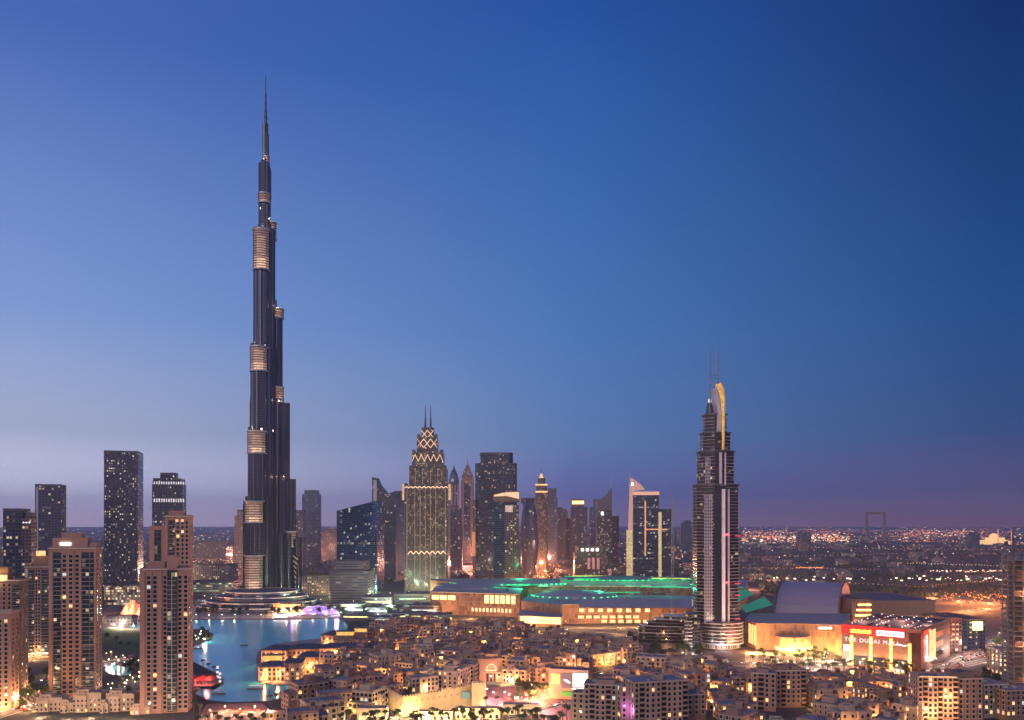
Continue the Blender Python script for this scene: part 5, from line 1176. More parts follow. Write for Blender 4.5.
# named apartment blocks in the foreground
def apt(label, x0, x1, ytop, Y, yaw, d, mat, lit=.1, fh=3.3, colw=3.4, top=(), most=100, strip=0, name='apartment_block', wsize=(1.8, 2.1)):
    A, w = place(x0, x1, Y, yaw); H = zat(ytop, Y); t = thing(name, label, 'apartment block', A, yaw, 'foreground apartment blocks')
    mb, rb = MB(), MB(); walled(mb, rb, 0, w, 0, d, 0, H, 1.1); mb.build('wall', mat, t); rb.build('roof', roofm, t)
    Wn = Windows(t, most, trim); nf = int((H-2)/fh); n = max(2, int(w/colw))
    for s_ in range(nf-1, -1, -1):
        z = H-3.2-(nf-1-s_)*fh
        for i in range(n): 
            if strip and i % strip == 1: continue
            Wn.add(w*(i+.5)/n, 0, z, 0, *wsize, pick(lit))
        for i in range(max(1, int(d/4))): 
            if A.x < 0: Wn.add(w, d*(i+.5)/max(1, int(d/4)), z, pi/2, *wsize, pick(lit))
            else: Wn.add(0, d*(i+.5)/max(1, int(d/4)), z, -pi/2, *wsize, pick(lit))
    Wn.done(); nb = 0
    for i in range(n):
        if strip and i % strip == 1:
            a, b = w*i/n+.2, w*(i+1)/n-.2; m = MB(); m.box(a, b, -.05, -.003, 1, H-1.5); m.build('glazing', win_dark, t)
            for s_ in range(nf):
                z = H-3.6-s_*fh; m = MB(); m.box(a, b, -1.3, -.052, z, z+1.0, bottom=True); m.build('balcony', mat, t)
    c_ = MB(); c_.ring(rect(-.35, w+.35, -.35, d+.35), rect(.2, w-.2, .2, d-.2), H-.9, H-.4); c_.build('cornice', trim, t)
    for (f0, f1, g0, g1, h) in top:
        m2, r2 = MB(), MB(); walled(m2, r2, f0*w, f1*w, g0*d, g1*d, H-1.08, H+h); pp = m2.build('penthouse', mat, t); r2.build('roof', roofd, pp)
    for k in range(5): put(random.choice([ac_mesh, dish_mesh]), 'rooftop_unit', t, (w*random.random()*.8+1.5, d*(.2+.6*random.random()), H-1.08), random.random()*3)
    return t, w, H
apt('apartment block with a dark penthouse roof behind the violet-lit wall', 584, 622, 683, 515, R(-12), 16, sand, top=((.3, .8, .2, .8, 2),), strip=3)
t_, w_, h_ = apt('violet-tinted apartment wall between two sandy blocks at the picture bottom', 621, 634, 686, 506, R(10), 14, sand_p); light(w_*.5, -6, 12, (.75, .25, 1), 900, 1, t_)
apt('widest sandy apartment block with cluttered blue-grey roof at the picture bottom', 634, 688, 682, 500, R(14), 22, sand, strip=4, top=((.5, .62, .3, .7, 2.5),))
apt('short sandy apartment block ending the foreground row beside small lit houses', 687, 706, 694, 520, R(10), 14, sand_d)
apt('stepped tan apartment house before the screen building', 572, 596, 692, 520, R(-20), 12, sand, most=60)
apt('tan apartment block with dark balcony columns standing in the palm district', 752, 776, 672, 552, R(-16), 16, sand_p, strip=3, top=((.2, .7, .2, .8, 2),))
apt('taller twin of the palm-district block, set slightly back', 776, 806, 670, 560, R(4), 18, sand_p, strip=4, top=((.1, .5, .2, .8, 2.4), (.6, .9, .2, .8, 2)))
t_, w_, h_ = apt('orange-lit apartment block with a lit crown line in the lower corner', 918, 958, 676, 516, R(-6), 16, rose, strip=3, colw=3.0, lit=.14); m = MB(); m.box(1, w_-1, -.6, -.36, h_-.3, h_+.1); m.build('crown_light', E_gold, t_); light(w_*.3, -8, 8, (1, .5, .2), 5000, 1, t_); light(w_*.8, -8, 16, (1, .5, .2), 4000, 1, t_)
apt('dark brown side wing of the orange-lit corner block', 958, 983, 678, 520, R(4), 20, sand_d, top=((.1, .9, .3, .9, 2.5),))
apt('grey apartment block beside the brown side wing', 984, 1008, 684, 530, R(6), 18, concrete, lit=.08)
apt('greenish apartment block with many lit rooms under the unfinished tower', 1003, 1040, 650, 640, R(8), 18, concrete, lit=.35, strip=4)
apt('dark low apartment block beneath the unfinished tower', 1006, 1050, 690, 520, R(8), 18, sand_d, lit=.2)
# crenellated low-rise row at the foot of the left towers
for i, (x0, x1, yt, Y, lb) in enumerate(((36, 62, 695, 548, 'pale low house with paired windows at the start of the row under the sign tower'), (60, 74, 700, 545, 'lowest crenellated link of the row under the sign tower'), (73, 101, 690, 546, 'widest stepped pale house in the row under the sign tower'), (100, 108, 700, 544, 'narrow crenellated link between the two widest pale houses'), (106, 134, 691, 548, 'stepped pale house nearest the gridded-bay tower'), (130, 150, 704, 540, 'low pale terrace touching the gridded-bay tower foot'))):
    A, w = place(x0, x1, Y, R(6)); H = zat(yt, Y); t = thing('pale_house', lb, 'house', A, R(6), 'pale houses at the tower foot'); mb, rb = MB(), MB()
    walled(mb, rb, 0, w, 0, 12, 0, H-2.4); walled(mb, rb, w*.12, w*.5, -1.5, -.003, 0, H-3.4); walled(mb, rb, w*.1, w*.55, 1, 9, H-3.3, H)
    k = 0
    while k*1.6+.9 < w: mb.box(k*1.6, k*1.6+.9, .0, .34, H-2.399, H-1.5); k += 1
    mb.build('wall', sand_l, t); rb.build('roof', roofm, t); Wn = Windows(t, 60, trim)
    for s_ in range(int((H-3)/3.2)):
        n = max(2, int(w/2.6))
        for j in range(n):
            xx = w*(j+.5)/n; Wn.add(xx, -1.5 if w*.12 < xx-1 and xx+1 < w*.5 else (0 if xx > w*.5+1 or xx < w*.12-1 else -1.5), .9+s_*3.2, 0, 1.2, 1.6, pick(.12), s_ == 1)
    for j in range(2): Wn.add(w*(.22+.2*j), 1, H-2.9, 0, 1.2, 1.5, 'd', True)
    Wn.done()
for x, y in ((45, 716), (70, 718), (95, 717), (120, 718), (140, 719), (160, 721), (180, 720)): v = gp(x, y); light(v.x, v.y-6, 3, (1, .62, .36), 2300, .4)
# screen building
A, w = place(549, 588, 590, R(-16)); t = thing('screen_building', 'small building with a blazing white screen and a dark screen bearing a white streak', 'building', A, R(-16))
m, r_ = MB(), MB(); walled(m, r_, 0, w, 0, 14, 0, 22, .9); m.build('wall', sand_p, t); r_.build('roof', roofd, t)
m = MB(); m.box(w*.62, w*1.0, -.7, -.05, 10, 19.5); m.build('white_screen', emit('screen_white', (.95, 1, .93), 1.8), t)
m = MB(); m.box(w*.32, w*.6, -.6, -.05, 8.5, 19); m.build('dark_screen', emit('screen_dark', (.12, .08, .09), .8), t)
m = MB(); m.poly([(w*.38, -.65, 14.5), (w*.42, -.65, 13.6), (w*.54, -.65, 12), (w*.55, -.65, 12.8), (w*.45, -.65, 14.6)]); m.build('screen_mark', E_sw, t)
m = MB(); m.box(w*.06, w*.28, -.5, -.04, 11, 18.5); m.build('yellow_screen', emit('screen_yellow', (.75, .8, .2), .6, .5), t); m = MB(); m.box(w*.34, w*.66, -3.2, -.1, 3.2, 6); m.build('green_awning', emit('awning_green', (.12, .5, .05), .5), t)
m = MB(); m.box(w*.6, w*1.02, -3.5, -.1, 8.2, 9, bottom=True); m.build('canopy', white, t)
light(w*.8, -6, 14, (.95, 1, .95), 700, 1, t); light(w*.15, -6, 10, (1, .5, .2), 250, 1, t)
# unfinished tower at the edge with its hoist crane
A, w = place(1013, 1062, 560, R(-10)); t = thing('unfinished_tower', 'dark unfinished tower of bare floor slabs at the picture edge', 'tower', A, R(-10)); H = zat(556, 560)
for k in range(30):
    z = k*H/30; m = MB(); m.box(0, w, 0, 22, z, z+.4, bottom=True); m.build('floor_slab', concrete, t)
m = MB()
for i in range(6):
    for j in range(3): m.box(.8+i*(w-2.2)/5, 1.6+i*(w-2.2)/5, 1+j*9.5, 1.8+j*9.5, .4, H)
m.build('column_grid', concrete, t); m = MB(); m.box(3, w-3, 4, 18, 0, H-4); m.build('core', sand_d, t)
for k in range(8): light(4+(k*7) % 20, -2, 8+k*12, (1, .45, .2), 700, .4, t)
A = at(1012.5, 553); t = thing('tower_crane', 'dark lattice crane clinging to the edge of the unfinished tower', 'crane', A); m = MB(); H2 = zat(530, 553)
for sx in (-.8, .8):
    for sy in (-.8, .8): m.bar((sx, sy, 0), (sx, sy, H2), .13)
for i in range(60): z0, z1 = H2*i/60, H2*(i+1)/60; m.bar((-.8, -.8, z0), (.8, -.8, z1), .08); m.bar((.8, -.8, z0), (.8, .8, z1), .08)
m.build('crane_mast', metal_d, t); m = MB(); m.bar((-4.5, 0, H2-8), (30, 2, H2+2), .3); m.bar((-4.5, 0, H2-7), (0, 0, H2+1.5), .15); m.bar((0, 0, H2+1.5), (30, 2, H2+3), .15); m.box(-5.5, -3.5, -.8, .8, H2-10.5, H2-8); m.build('jib', metal_d, t)

# ---------------------------------------------------------------- trees, palms, lamps, cars, boats
def crown_mesh(seed, r, h, n=170):
    q = random.Random(seed); m = MB(); lobes = [(q.uniform(-.5, .5)*r, q.uniform(-.5, .5)*r, q.uniform(.3, .8)*h, q.uniform(.4, .7)*r) for _ in range(5)]
    for i in range(n):
        lx, ly, lz, lr = q.choice(lobes); v = Vector((q.gauss(0, 1), q.gauss(0, 1), q.gauss(0, .8))).normalized()*lr*q.uniform(.6, 1.05); c_ = Vector((lx, ly, lz))+v
        a = Vector((q.gauss(0, 1), q.gauss(0, 1), q.gauss(0, 1))).normalized(); b = a.orthogonal().normalized(); s_ = q.uniform(.35, .7)
        m.poly([tuple(c_+a*s_), tuple(c_+b*s_), tuple(c_-a*s_), tuple(c_-b*s_*.8)])
    return m.mesh('crown', [leafm])
TRUNK = MB(); TRUNK.cyl(0, 0, 0, 3.2, .28, .16, 7)
for a in range(3): TRUNK.bar((0, 0, 2.6), (cos(a*2.1)*1.2, sin(a*2.1)*1.2, 4.6), .09, 0, 5)
trunk_me = TRUNK.mesh('trunk', [bark]); crowns = [crown_mesh(k, 2.7, 5.5) for k in range(4)]
def palm_meshes(seed):
    q = random.Random(seed); m = MB(); z = 8.2
    m.cyl(0, 0, 0, 7.8, .32, .2, 7); tr = m.mesh('trunk', [bark]); m = MB()
    for i in range(18):
        a = 2*pi*i/18+q.uniform(-.1, .1); up = q.uniform(.1, 1.0); L = q.uniform(2.6, 3.4); prev = Vector((0, 0, 7.8)); wd = .1
        dr = Vector((cos(a), sin(a), 0)); sd = Vector((-dr.y, dr.x, 0)); el = up
        for s_ in range(4):
            nx = prev+(dr*cos(el)+Vector((0, 0, 1))*sin(el))*L/4; w2 = (.55, .62, .45, .05)[s_]
            m.poly([tuple(prev+sd*wd), tuple(prev-sd*wd), tuple(nx-sd*w2-Vector((0, 0, .2))), tuple(nx-Vector((0, 0, 0))), tuple(nx+sd*w2-Vector((0, 0, .2)))]) ; prev = nx; wd = w2; el -= .65
    return tr, m.mesh('crown', [palmm])
palms = [palm_meshes(k) for k in range(3)]
def tree(v, s_=1.0, kind=None, z=0, look='round leafy tree', group='leafy trees'):
    i = random.randrange(4); t = bpy.data.objects.new('leafy_tree', None); COL.objects.link(t); t.location = (v[0], v[1], z); t.scale = (s_, s_, s_); t.rotation_euler = (0, 0, random.random()*6)
    put(trunk_me, 'trunk', t); put(crowns[i], 'crown', t, (0, 0, 2.2)); auto(t, look, 'tree', 'tree', group); return t
def palm(v, s_=1.0, z=0, lit=False, look='date palm'):
    i = random.randrange(3); t = bpy.data.objects.new('palm_tree', None); COL.objects.link(t); t.location = (v[0], v[1], z); t.scale = (s_, s_, s_); t.rotation_euler = (0, 0, random.random()*6)
    put(palms[i][0], 'trunk', t); put(palms[i][1], 'crown', t)
    if lit: light(0, -1.4, 1.0, (1, .75, .4), 700, .25, t)
    auto(t, 'uplit date palm' if lit else look, 'palm', 'palm tree', 'date palms'); return t
rt = random.Random(8)
for i in range(46): v = gp(rt.uniform(192, 400), rt.uniform(613, 617.5)); tree(v, rt.uniform(1.3, 1.9), look='dark promenade tree')
for i in range(12): v = gp(rt.uniform(192, 208), rt.uniform(633, 643)); tree(v, rt.uniform(.8, 1.2), look='small island tree')
for x, y in ((385,723),(398,724),(412,726),(436,723),(441,727),(463,724),(492,722),(474,730),(508,722),(520,716),(486,708),(497,707),(513,708),(530,708),(350,724),(340,727),(365,728)): palm(gp(x, y), rt.uniform(.85, 1.15), lit=rt.random() < .6)
for i in range(44): palm(gp(rt.uniform(340, 575), rt.uniform(721, 733)), rt.uniform(.9, 1.35), lit=rt.random() < .45)
for x in range(200, 268, 7): palm(gp(x+rt.uniform(-2, 2), 727+rt.uniform(-3, 4)), 1.0, lit=rt.random() < .5)
for x, y in ((196,700),(202,697),(208,672),(214,675),(203,668),(282,702),(276,704),(288,700),(270,706),(300,702),(194,712),(200,715),(190,690)): palm(gp(x, y), .9)
for i in range(40):
    x = rt.uniform(745, 860); y = rt.uniform(655, 676); palm(gp(x, y), rt.uniform(.9, 1.25), lit=rt.random() < .4)
for x, y in ((712,690),(727,690),(733,688),(699,692),(762,682),(745,690)): palm(gp(x, y), 1.3, lit=True)
for i in range(26): v = gp(rt.uniform(860, 940), rt.uniform(668, 682)); (tree if rt.random() < .5 else palm)(v, rt.uniform(.9, 1.3))
for i in range(34): v = gp(rt.uniform(600, 700), rt.uniform(640, 664)); tree(v, rt.uniform(1.1, 1.7), look='dark tree by the dark wing')
for i in range(24): v = gp(rt.uniform(455, 560), rt.uniform(628, 640)); tree(v, rt.uniform(1, 1.5), look='small tree by the mall')
for i in range(26): v = gp(rt.uniform(515, 560), rt.uniform(690, 702)); tree(v, rt.uniform(.8, 1.2), look='tree in orange light')
for i in range(20): v = gp(rt.uniform(106, 140), rt.uniform(640, 712)); tree(v, rt.uniform(.8, 1.3), look='tree in the pool garden')
for i in range(16): v = gp(rt.uniform(22, 48), rt.uniform(676, 712)); tree(v, rt.uniform(.9, 1.4), look='tree below the edge tower')
for i in range(40):
    X, Y = rt.choice(placed); tree((X+rt.uniform(-14, 14), Y-13+rt.uniform(-2, 2)), rt.uniform(.7, 1.1), look='courtyard tree')
for i in range(26): v = gp(rt.uniform(985, 1030), rt.uniform(640, 700)); tree(v, rt.uniform(1, 1.4), look='dark tree by the car park')
lp = MB(); lp.cyl(0, 0, 0, 7.5, .14, .08, 6); lp.bar((0, 0, 7.4), (1.3, 0, 7.9), .06); pole_me = lp.mesh('pole', [metal_d])
hm = MB(); hm.box(.9, 1.9, -.28, .28, 7.75, 8.0, 0, bottom=True); heads = {'w': hm.mesh('lamp_head', [E_w]), 'o': hm.mesh('lamp_head', [E_o])}
gm = MB(); gm.prism(circ(0, 0, .32, 8), 3.6, 4.2, 0, top_pts=circ(0, 0, .2, 8)); globe = {'w': gm.mesh('lamp_head', [E_w]), 'o': gm.mesh('lamp_head', [E_o])}
sp_ = MB(); sp_.cyl(0, 0, 0, 3.6, .09, .07, 6); post_me = sp_.mesh('pole', [metal_d])
def lamp(v, c='o', tall=True, on=True, p=None, col=None):
    t = bpy.data.objects.new('street_lamp', None); COL.objects.link(t); t.location = (v[0], v[1], 0); t.rotation_euler = (0, 0, random.random()*6)
    put(pole_me if tall else post_me, 'pole', t); put((heads if tall else globe)[c], 'lamp_head', t)
    if on: light(1.4 if tall else 0, 0 if tall else -.6, 7.2 if tall else 3.9, col or ((1, .88, .72) if c == 'w' else (1, .52, .22)), p or (3600 if tall else 1500), .3, t)
    auto(t, ('tall ' if tall else 'short ')+('white' if c == 'w' else 'orange')+' street lamp', 'lamp', 'street lamp', 'street lamps'); return t
for k, step, c, off in (('blvd', 5, 'o', 12), ('left', 4, 'o', 8), ('mall', 4, 'o', 8), ('hwy', 5, 'o', 15), ('hwy2', 5, 'o', 11), ('szr', 3, 'o', 20), ('east', 3, 'w', 7)):
    pts, nr = ROADS[k]; 
    for i in range(0, len(pts), step):
        far = pts[i].y > 1000
        lamp(pts[i]+nr[i]*off, c, p=26000 if far else (6000 if k in ('blvd',) else None), col=(1, .33, .09) if k in ('hwy', 'hwy2', 'szr') else None)
for x, y in ((488,700),(495,703),(503,703),(509,705),(517,708),(527,710),(541,713),(556,716)): lamp(gp(x, y), 'w', p=5000, col=(1, .5, .5))
for i in range(17): lamp(gp(rt.uniform(520, 562), rt.uniform(688, 704)), 'o', False, p=3600, col=(1, .32, .10))
for x in range(196, 400, 13): lamp(gp(x, 617.6+rt.uniform(-.5, .1)), 'w', False, p=350)
for i in range(100):
    X, Y = rt.choice(placed); lamp((X+rt.uniform(-15, 15), Y-12+rt.uniform(-2, 2)), 'o' if rt.random() < .8 else 'w', False, p=rt.choice([1600, 3200, 5200]), col=(1, .44, .12))
for i in range(14): lamp(gp(rt.uniform(190, 208), rt.uniform(634, 643)), 'w', False, on=i % 4 == 0)
for i in range(34): lamp(gp(rt.uniform(748, 900), rt.uniform(656, 682)), 'w' if rt.random() < .4 else 'o', False, p=2600)
for x, y in ((706,690),(714,688),(722,687),(730,686),(740,684)): lamp(gp(x, y), 'w', False, p=4500, col=(.75, .7, 1))
for i in range(26): lamp(gp(rt.uniform(330, 440), rt.uniform(592, 622)), 'w', True, p=5000, col=rt.choice([(.7, 1, .65), (1, .95, .5), (.8, 1, .9)]))
for i in range(24): lamp(gp(rt.uniform(192, 330), rt.uniform(596, 612)), rt.choice('wo'), True, p=2500)
for i in range(30): lamp(gp(rt.uniform(104, 140), rt.uniform(655, 712)), 'w' if i % 3 else 'o', False, on=i % 2 == 0, p=700)
for i in range(8): lamp(gp(rt.uniform(20, 50), rt.uniform(690, 716)), 'o', False)
for x, y in ((210,716),(225,712),(240,715),(255,712),(232,721),(268,716)): lamp(gp(x, y), 'o', False, p=2200, col=(1, .5, .3))
for i in range(14): lamp(gp(rt.uniform(400, 500), rt.uniform(716, 728)), 'o', False, p=1500, col=(1, .62, .25))
# red-lit lakeside pier with awnings, striped banners, boat
t = thing('pier_restaurant', 'red-lit awning roofs on the jetty between the gridded-bay tower and the lake', 'building', gp(205, 684))
m = MB(); m.box(-16, 9, -12, 18, 0, .9); m.build('deck', pave_m, t)
for i in range(3): m = MB(); m.prism(rect(-14+i*7.5, -7.5+i*7.5, -8+i*1.5, 8), 4.0, 6.4, 0, top_pts=rect(-11+i*7.5, -10.5+i*7.5, -3, 5)); m.build('awning', plain('red_canvas', (.45, .08, .06), .8), t)
m = MB()
for i in range(8): m.cyl(-14+i*3, -7, .9, 4.1, .12, n=5); m.cyl(-14+i*3, 7, .9, 4.1, .12, n=5)
m.build('awning_pole', metal_l, t)
for i in range(3): light(-12+i*8, -9, 5, (1, .16, .1), 1100, .4, t); 
light(4, -4, 8, (1, .2, .12), 1000, .4, t)
for k, (x, y) in enumerate(((217.5, 680), (220, 684))):
    t = thing('striped_banner', ['black and white striped banner post, the taller of two by the jetty', 'black and white striped banner post, the shorter of two by the jetty'][k], 'banner', gp(x, y)); m = MB()
    for i in range(6): m.cyl(0, 0, i*(1.9-k*.4), (i+1)*(1.9-k*.4)-.01, 1.0, n=8, mi=i % 2)
    m.build('post', [metal_d, emit('banner_white', (.9, .95, 1), .9)], t)
def boat(v, rz, L, label, lit=True):
    t = thing('boat', label, 'boat', (v.x, v.y, .1), rz, 'boats on the lake'); m = MB()
    pts = [(-L/2, -1.3), (L*.3, -1.4), (L/2, 0), (L*.3, 1.4), (-L/2, 1.3)]; bt = [(a*.88, b*.7) for a, b in pts]; m.prism(bt, 0, 1.0, 0, top_pts=pts); m.build('hull', plain('boat_wood', (.3, .2, .14), .6), t)
    m = MB(); m.prism([(a*.75, b*.9) for a, b in pts], 2.9, 3.15); m.build('canopy', emit('canopy_lit', (.9, .9, .85), .55) if lit else white, t)
    m = MB()
    for a in (-.3, 0, .28):
        for b in (-1.1, 1.1): m.cyl(a*L, b, 1, 2.9, .07, n=5)
    m.build('canopy_post', metal_l, t)
boat(gp(255.5, 689.5), R(2), 13, 'wooden passenger boat with a long pale canopy on the lake below the souk'); boat(gp(219, 694.5), R(-6), 11, 'dark passenger boat moored beside the striped banners', False); boat(gp(244, 646), R(20), 9, 'tiny dark boat in the middle of the open lake', False)
boat(gp(198, 649), R(10), 9, 'small boat moored under the lamp-lit islet', False)
# cars
CPAL = [('white', (.7, .7, .7)), ('black', (.02, .02, .025)), ('silver', (.4, .4, .42)), ('red', (.4, .02, .02)), ('sand', (.4, .32, .22))]
wheel_me = MB(); wheel_me.cyl(0, 0, -.12, .12, .34, n=10); wheel_me.poly([(p[0], p[1], -.12) for p in reversed(circ(0, 0, .34, 10))]); wheel_me = wheel_me.mesh('wheel', [plain('tyre', (.02, .02, .02), .9)])
hl_me = MB(); hl_me.box(-.06, .06, -.22, .22, -.1, .1); hlm = hl_me.mesh('headlight', [E_w]); tlm = hl_me.mesh('tail_light', [emit('tail_red', (1, .03, .02), 7)])
bodies = []
for cn, c_ in CPAL:
    m = MB(); m.prism([(-2.2, -.85), (2.0, -.85), (2.25, -.5), (2.25, .5), (2.0, .85), (-2.2, .85)], .28, .85, 0)
    m.prism(rect(-1.8, 1.0, -.8, .8), .851, 1.42, 1, 0, rect(-1.3, .35, -.65, .65)); bodies.append((cn, m.mesh('body', [plain('car_'+cn, c_, .3, .2), win_dark])))
def car(v, rz, on=True):
    cn, me = random.choice(bodies); t = bpy.data.objects.new('parked_car' if not on else 'moving_car', None); COL.objects.link(t); t.location = (v[0], v[1], .1); t.rotation_euler = (0, 0, rz)
    put(me, 'body', t)
    if v[1] < 780:
        for sx in (-1.35, 1.35):
            for sy in (-.82, .82): o = put(wheel_me, 'wheel', t, (sx, sy, .34)); o.rotation_euler = (pi/2, 0, 0)
    if on:
        for sy in (-.6, .6): put(hlm, 'headlight', t, (2.27, sy, .62)); put(tlm, 'tail_light', t, (-2.23, sy, .7))
    auto(t, '%s %s car' % (cn, 'moving' if on else 'parked'), 'car', 'car', 'cars on the roads and in the car park'); return t
for k, step in (('blvd', 1), ('left', 3), ('east', 2), ('hwy', 2), ('hwy2', 2), ('mall', 3), ('szr', 1)):
    pts, nr = ROADS[k]
    for i in range(1, len(pts)-1, step):
        for lane in ((-6, 3) if k != 'szr' else (-12, -6, 4, 10)):
            if rt.random() < .6:
                d = pts[i+1]-pts[i]; a = atan2(d.y, d.x)+(0 if lane < 0 else pi); car(pts[i]+d*rt.random()+nr[i]*lane, a)
for r_ in range(7):
    for q in range(12):
        if rt.random() < .75: v = gp(958+q*3.4+r_*1.5, 664-r_*3.0-q*1.0); car(v, R(60), on=rt.random() < .12)
# cars on the mall roof
tq = place(842, 921, 735, R(-40)); 
for r_ in range(5):
    for q in range(9):
        if rt.random() < .5:
            loc = Vector((8+r_*12, 12+q*10.5, 0)); loc.rotate(Matrix.Rotation(R(-40), 3, 'Z')); c_ = car((tq[0].x+loc.x, tq[0].y+loc.y), R(rt.choice([50, 230])), False); c_.location.z = 35.52
for x, y in ((962,662),(975,654),(990,646),(968,655),(1000,644),(983,662)): v = gp(x, y); light(v.x, v.y, 9, (1, .65, .5), 4000, .8)

# ---------------------------------------------------------------- the plain beyond
far_kinds = []
rf = random.Random(3)
bm_meshes = []
for k in range(6):
    m = MB(); w, d, h = rf.uniform(18, 55), rf.uniform(14, 30), rf.choice([7, 10, 14, 18]); m.box(-w/2, w/2, -d/2, d/2, 0, h, 0, 1)
    if k % 2: m.box(-w/4, w/5, -d/4, d/4, h, h+4, 0, 1)
    bm_meshes.append(m.mesh('city_block', [F_low, roofm if k % 2 else roofd]))
cnt = 0
def clear_of(px, Y):
    if Y < 1650 and 185 < px < 760: return False
    return True
while cnt < 280:
    px = rf.uniform(-30, 1050); py = 528+abs(rf.gauss(0, 26)); 
    if py > 612: continue
    Y = 104000/(py-522)
    if not clear_of(px, Y) or (px > 740 and py > 590) or Y > 11000 or Y < 1250: continue
    if 104 < px < 142 and Y < 1600: continue
    v = at(px, Y); s_ = 1.0 if Y < 3000 else 1.5
    o = put(bm_meshes[cnt % 6], 'city_block', None, (v.x, v.y, 0), rf.uniform(-.5, .5), (s_, s_, 1)); cnt += 1
    auto(o, ['wide flat', 'stepped pale', 'long low', 'small stepped', 'plain square', 'two-level'][cnt % 6]+' city block', 'block', 'building', 'low blocks of the far city')
# far high-rises fading into the haze
for i in range(30):
    px = rf.choice([rf.uniform(560, 700), rf.uniform(480, 600), rf.uniform(340, 460), rf.uniform(742, 1010)]); Y = rf.uniform(3200, 5200); hgt = rf.uniform(60, 190) if px < 700 else rf.uniform(25, 75)
    w = rf.uniform(26, 45); v = at(px, Y); m = MB(); m.box(0, w, 0, w, 0, hgt, 0, 1); m.box(w*.2, w*.8, w*.2, w*.8, hgt, hgt+rf.uniform(4, 14), 0, 1)
    o = m.build('hazy_tower', [rf.choice([F_sparse, F_blue2, F_rose, F_grid]), roofd], None, (v.x, v.y, 0), rf.uniform(-.3, .3)); auto(o, 'hazy tower on the horizon', 'tower', 'tower', 'hazy towers on the horizon')
# medium buildings in the park area and around the lake
def midb(label, x0, x1, yt, Y, D, mat, cat='building'): return tower('city_building', label, Y, [(x0, x1, yt)], D, mat, 0, 'buildings beyond the lake', cat)
midb('low banded building with a pale lit roof edge beyond the left lake shore', 190, 232, 583, 1380, 40, F_office); midb('long grey building of many small windows behind the lake promenade', 192, 238, 566, 1600, 40, F_low); midb('curved white-roofed hall beside the foot of the tallest tower', 302, 330, 576, 1420, 40, F_low)
midb('lit podium of shops at the foot of the black tower', 104, 150, 586, 1250, 40, facade('shop_glow', (.3, .2, .15), (.1, .08, .06), 4, 3, .8, 2.2, mx=.1, mz=.2)); midb('dark garden pavilion in front of the red glow', 106, 132, 618, 1000, 14, F_low)
E_fire = emit('red_canopy_glow', (1, .22, .12), 1.0, .9)
t = thing('red_pavilion', 'glowing red and orange pavilion beyond the lawn between the two near towers', 'pavilion', at(131, 1120)); m = MB()
for i in range(7): m.prism(circ(-8+i*3.5, (i % 3)*8, 7, 9), 0, 14+6*(i % 2), 0, 0, circ(-6+i*3.5, (i % 3)*8, 2, 9))
m.build('canopy', E_fire, t); light(0, -15, 10, (1, .3, .15), 60000, 2, t)
for i in range(10): lamp(gp(rt.uniform(104, 140), rt.uniform(618, 630)), 'w', False, p=6000, col=(1, .7, .5))
for (x, y, c_, p_) in ((36, 566, (1,.5,.25), 90000), (197, 575, (1,.55,.35), 90000), (210, 582, (1,.6,.4), 90000), (150, 590, (1,.6,.3), 90000), (372, 577, (1,.35,.25), 160000), (390, 575, (1,.3,.2), 160000), (455, 573, (1,.3,.2), 160000), (475, 574, (1,.3,.2), 160000), (487, 570, (1,.35,.2), 160000), (530, 584, (1,.28,.15), 120000), (545, 578, (1,.28,.12), 120000), (553, 570, (1,.3,.15), 150000), (535, 590, (1,.4,.2), 60000), (556, 563, (1,.3,.15), 200000), (960, 604, (1,.3,.08), 60000), (985, 606, (1,.3,.08), 60000), (1005, 604, (1,.3,.08), 60000), (975, 612, (1,.32,.1), 50000), (750, 590, (1,.35,.2), 60000), (770, 580, (1,.4,.3), 60000), (945, 612, (1,.2,.1), 30000), (868, 674, (1,.10,.08), 1800), (890, 675, (1,.10,.08), 1800), (912, 676, (1,.12,.1), 1800), (935, 670, (1,.25,.15), 6000), (950, 655, (1,.08,.05), 9000)):
    v = gp(x, y); light(v.x, v.y, 24, c_, p_*(1.5 if v.y > 1600 else 1), 3)
for i in range(34):
    v = gp(rf.uniform(745, 1015), rf.choice([531, 533, 536, 540, 545, 552, 560, 568, 576, 584])); light(v.x, v.y, 22, (1, .46, .22), 5000*(v.y/2500)**1.5, 3)
for i in range(12): v = gp(rf.uniform(190, 400), rf.uniform(540, 562)); light(v.x, v.y, 22, (1, .42, .3), 50000, 3)
# countless lights of the plain, trees of the plain
lights_m = [emit('far_light_amber', (1, .36, .12), 1.5), emit('far_light_white', (1, .78, .62), 2.1), emit('far_light_rose', (1, .24, .2), 1.3), emit('far_light_green', (.75, 1, .5), 1.5)]
m = MB()
def fl(px, py, s_, mi, z=9):
    if py < 524.6: py = 524.6
    Y = 104000/(py-522); 
    if not clear_of(px, Y): return
    v = at(px, Y); r = s_*Y/F; 
    m.box(v.x-r, v.x+r, v.y-r, v.y+r, z, z+r*1.3, mi, bottom=True)
for i in range(1500):
    px = rf.uniform(-20, 1044); py = 526+abs(rf.gauss(0, 1))*22
    if py > 612: continue
    fl(px, py, rf.choice([.16, .2, .25, .4]), rf.choice([0, 0, 1, 1, 2, 3]))
for i in range(900):
    px = rf.choice([rf.uniform(742, 840), rf.uniform(742, 1024), rf.uniform(900, 985)]); fl(px, rf.gauss(535, 3.2), rf.choice([.18, .25, .35, .5]), rf.choice([0, 0, 0, 1, 2, 2]))
for i in range(260): fl(rf.uniform(742, 850), rf.gauss(540, 2.0), rf.choice([.3, .5, .7]), rf.choice([0, 0, 1]))
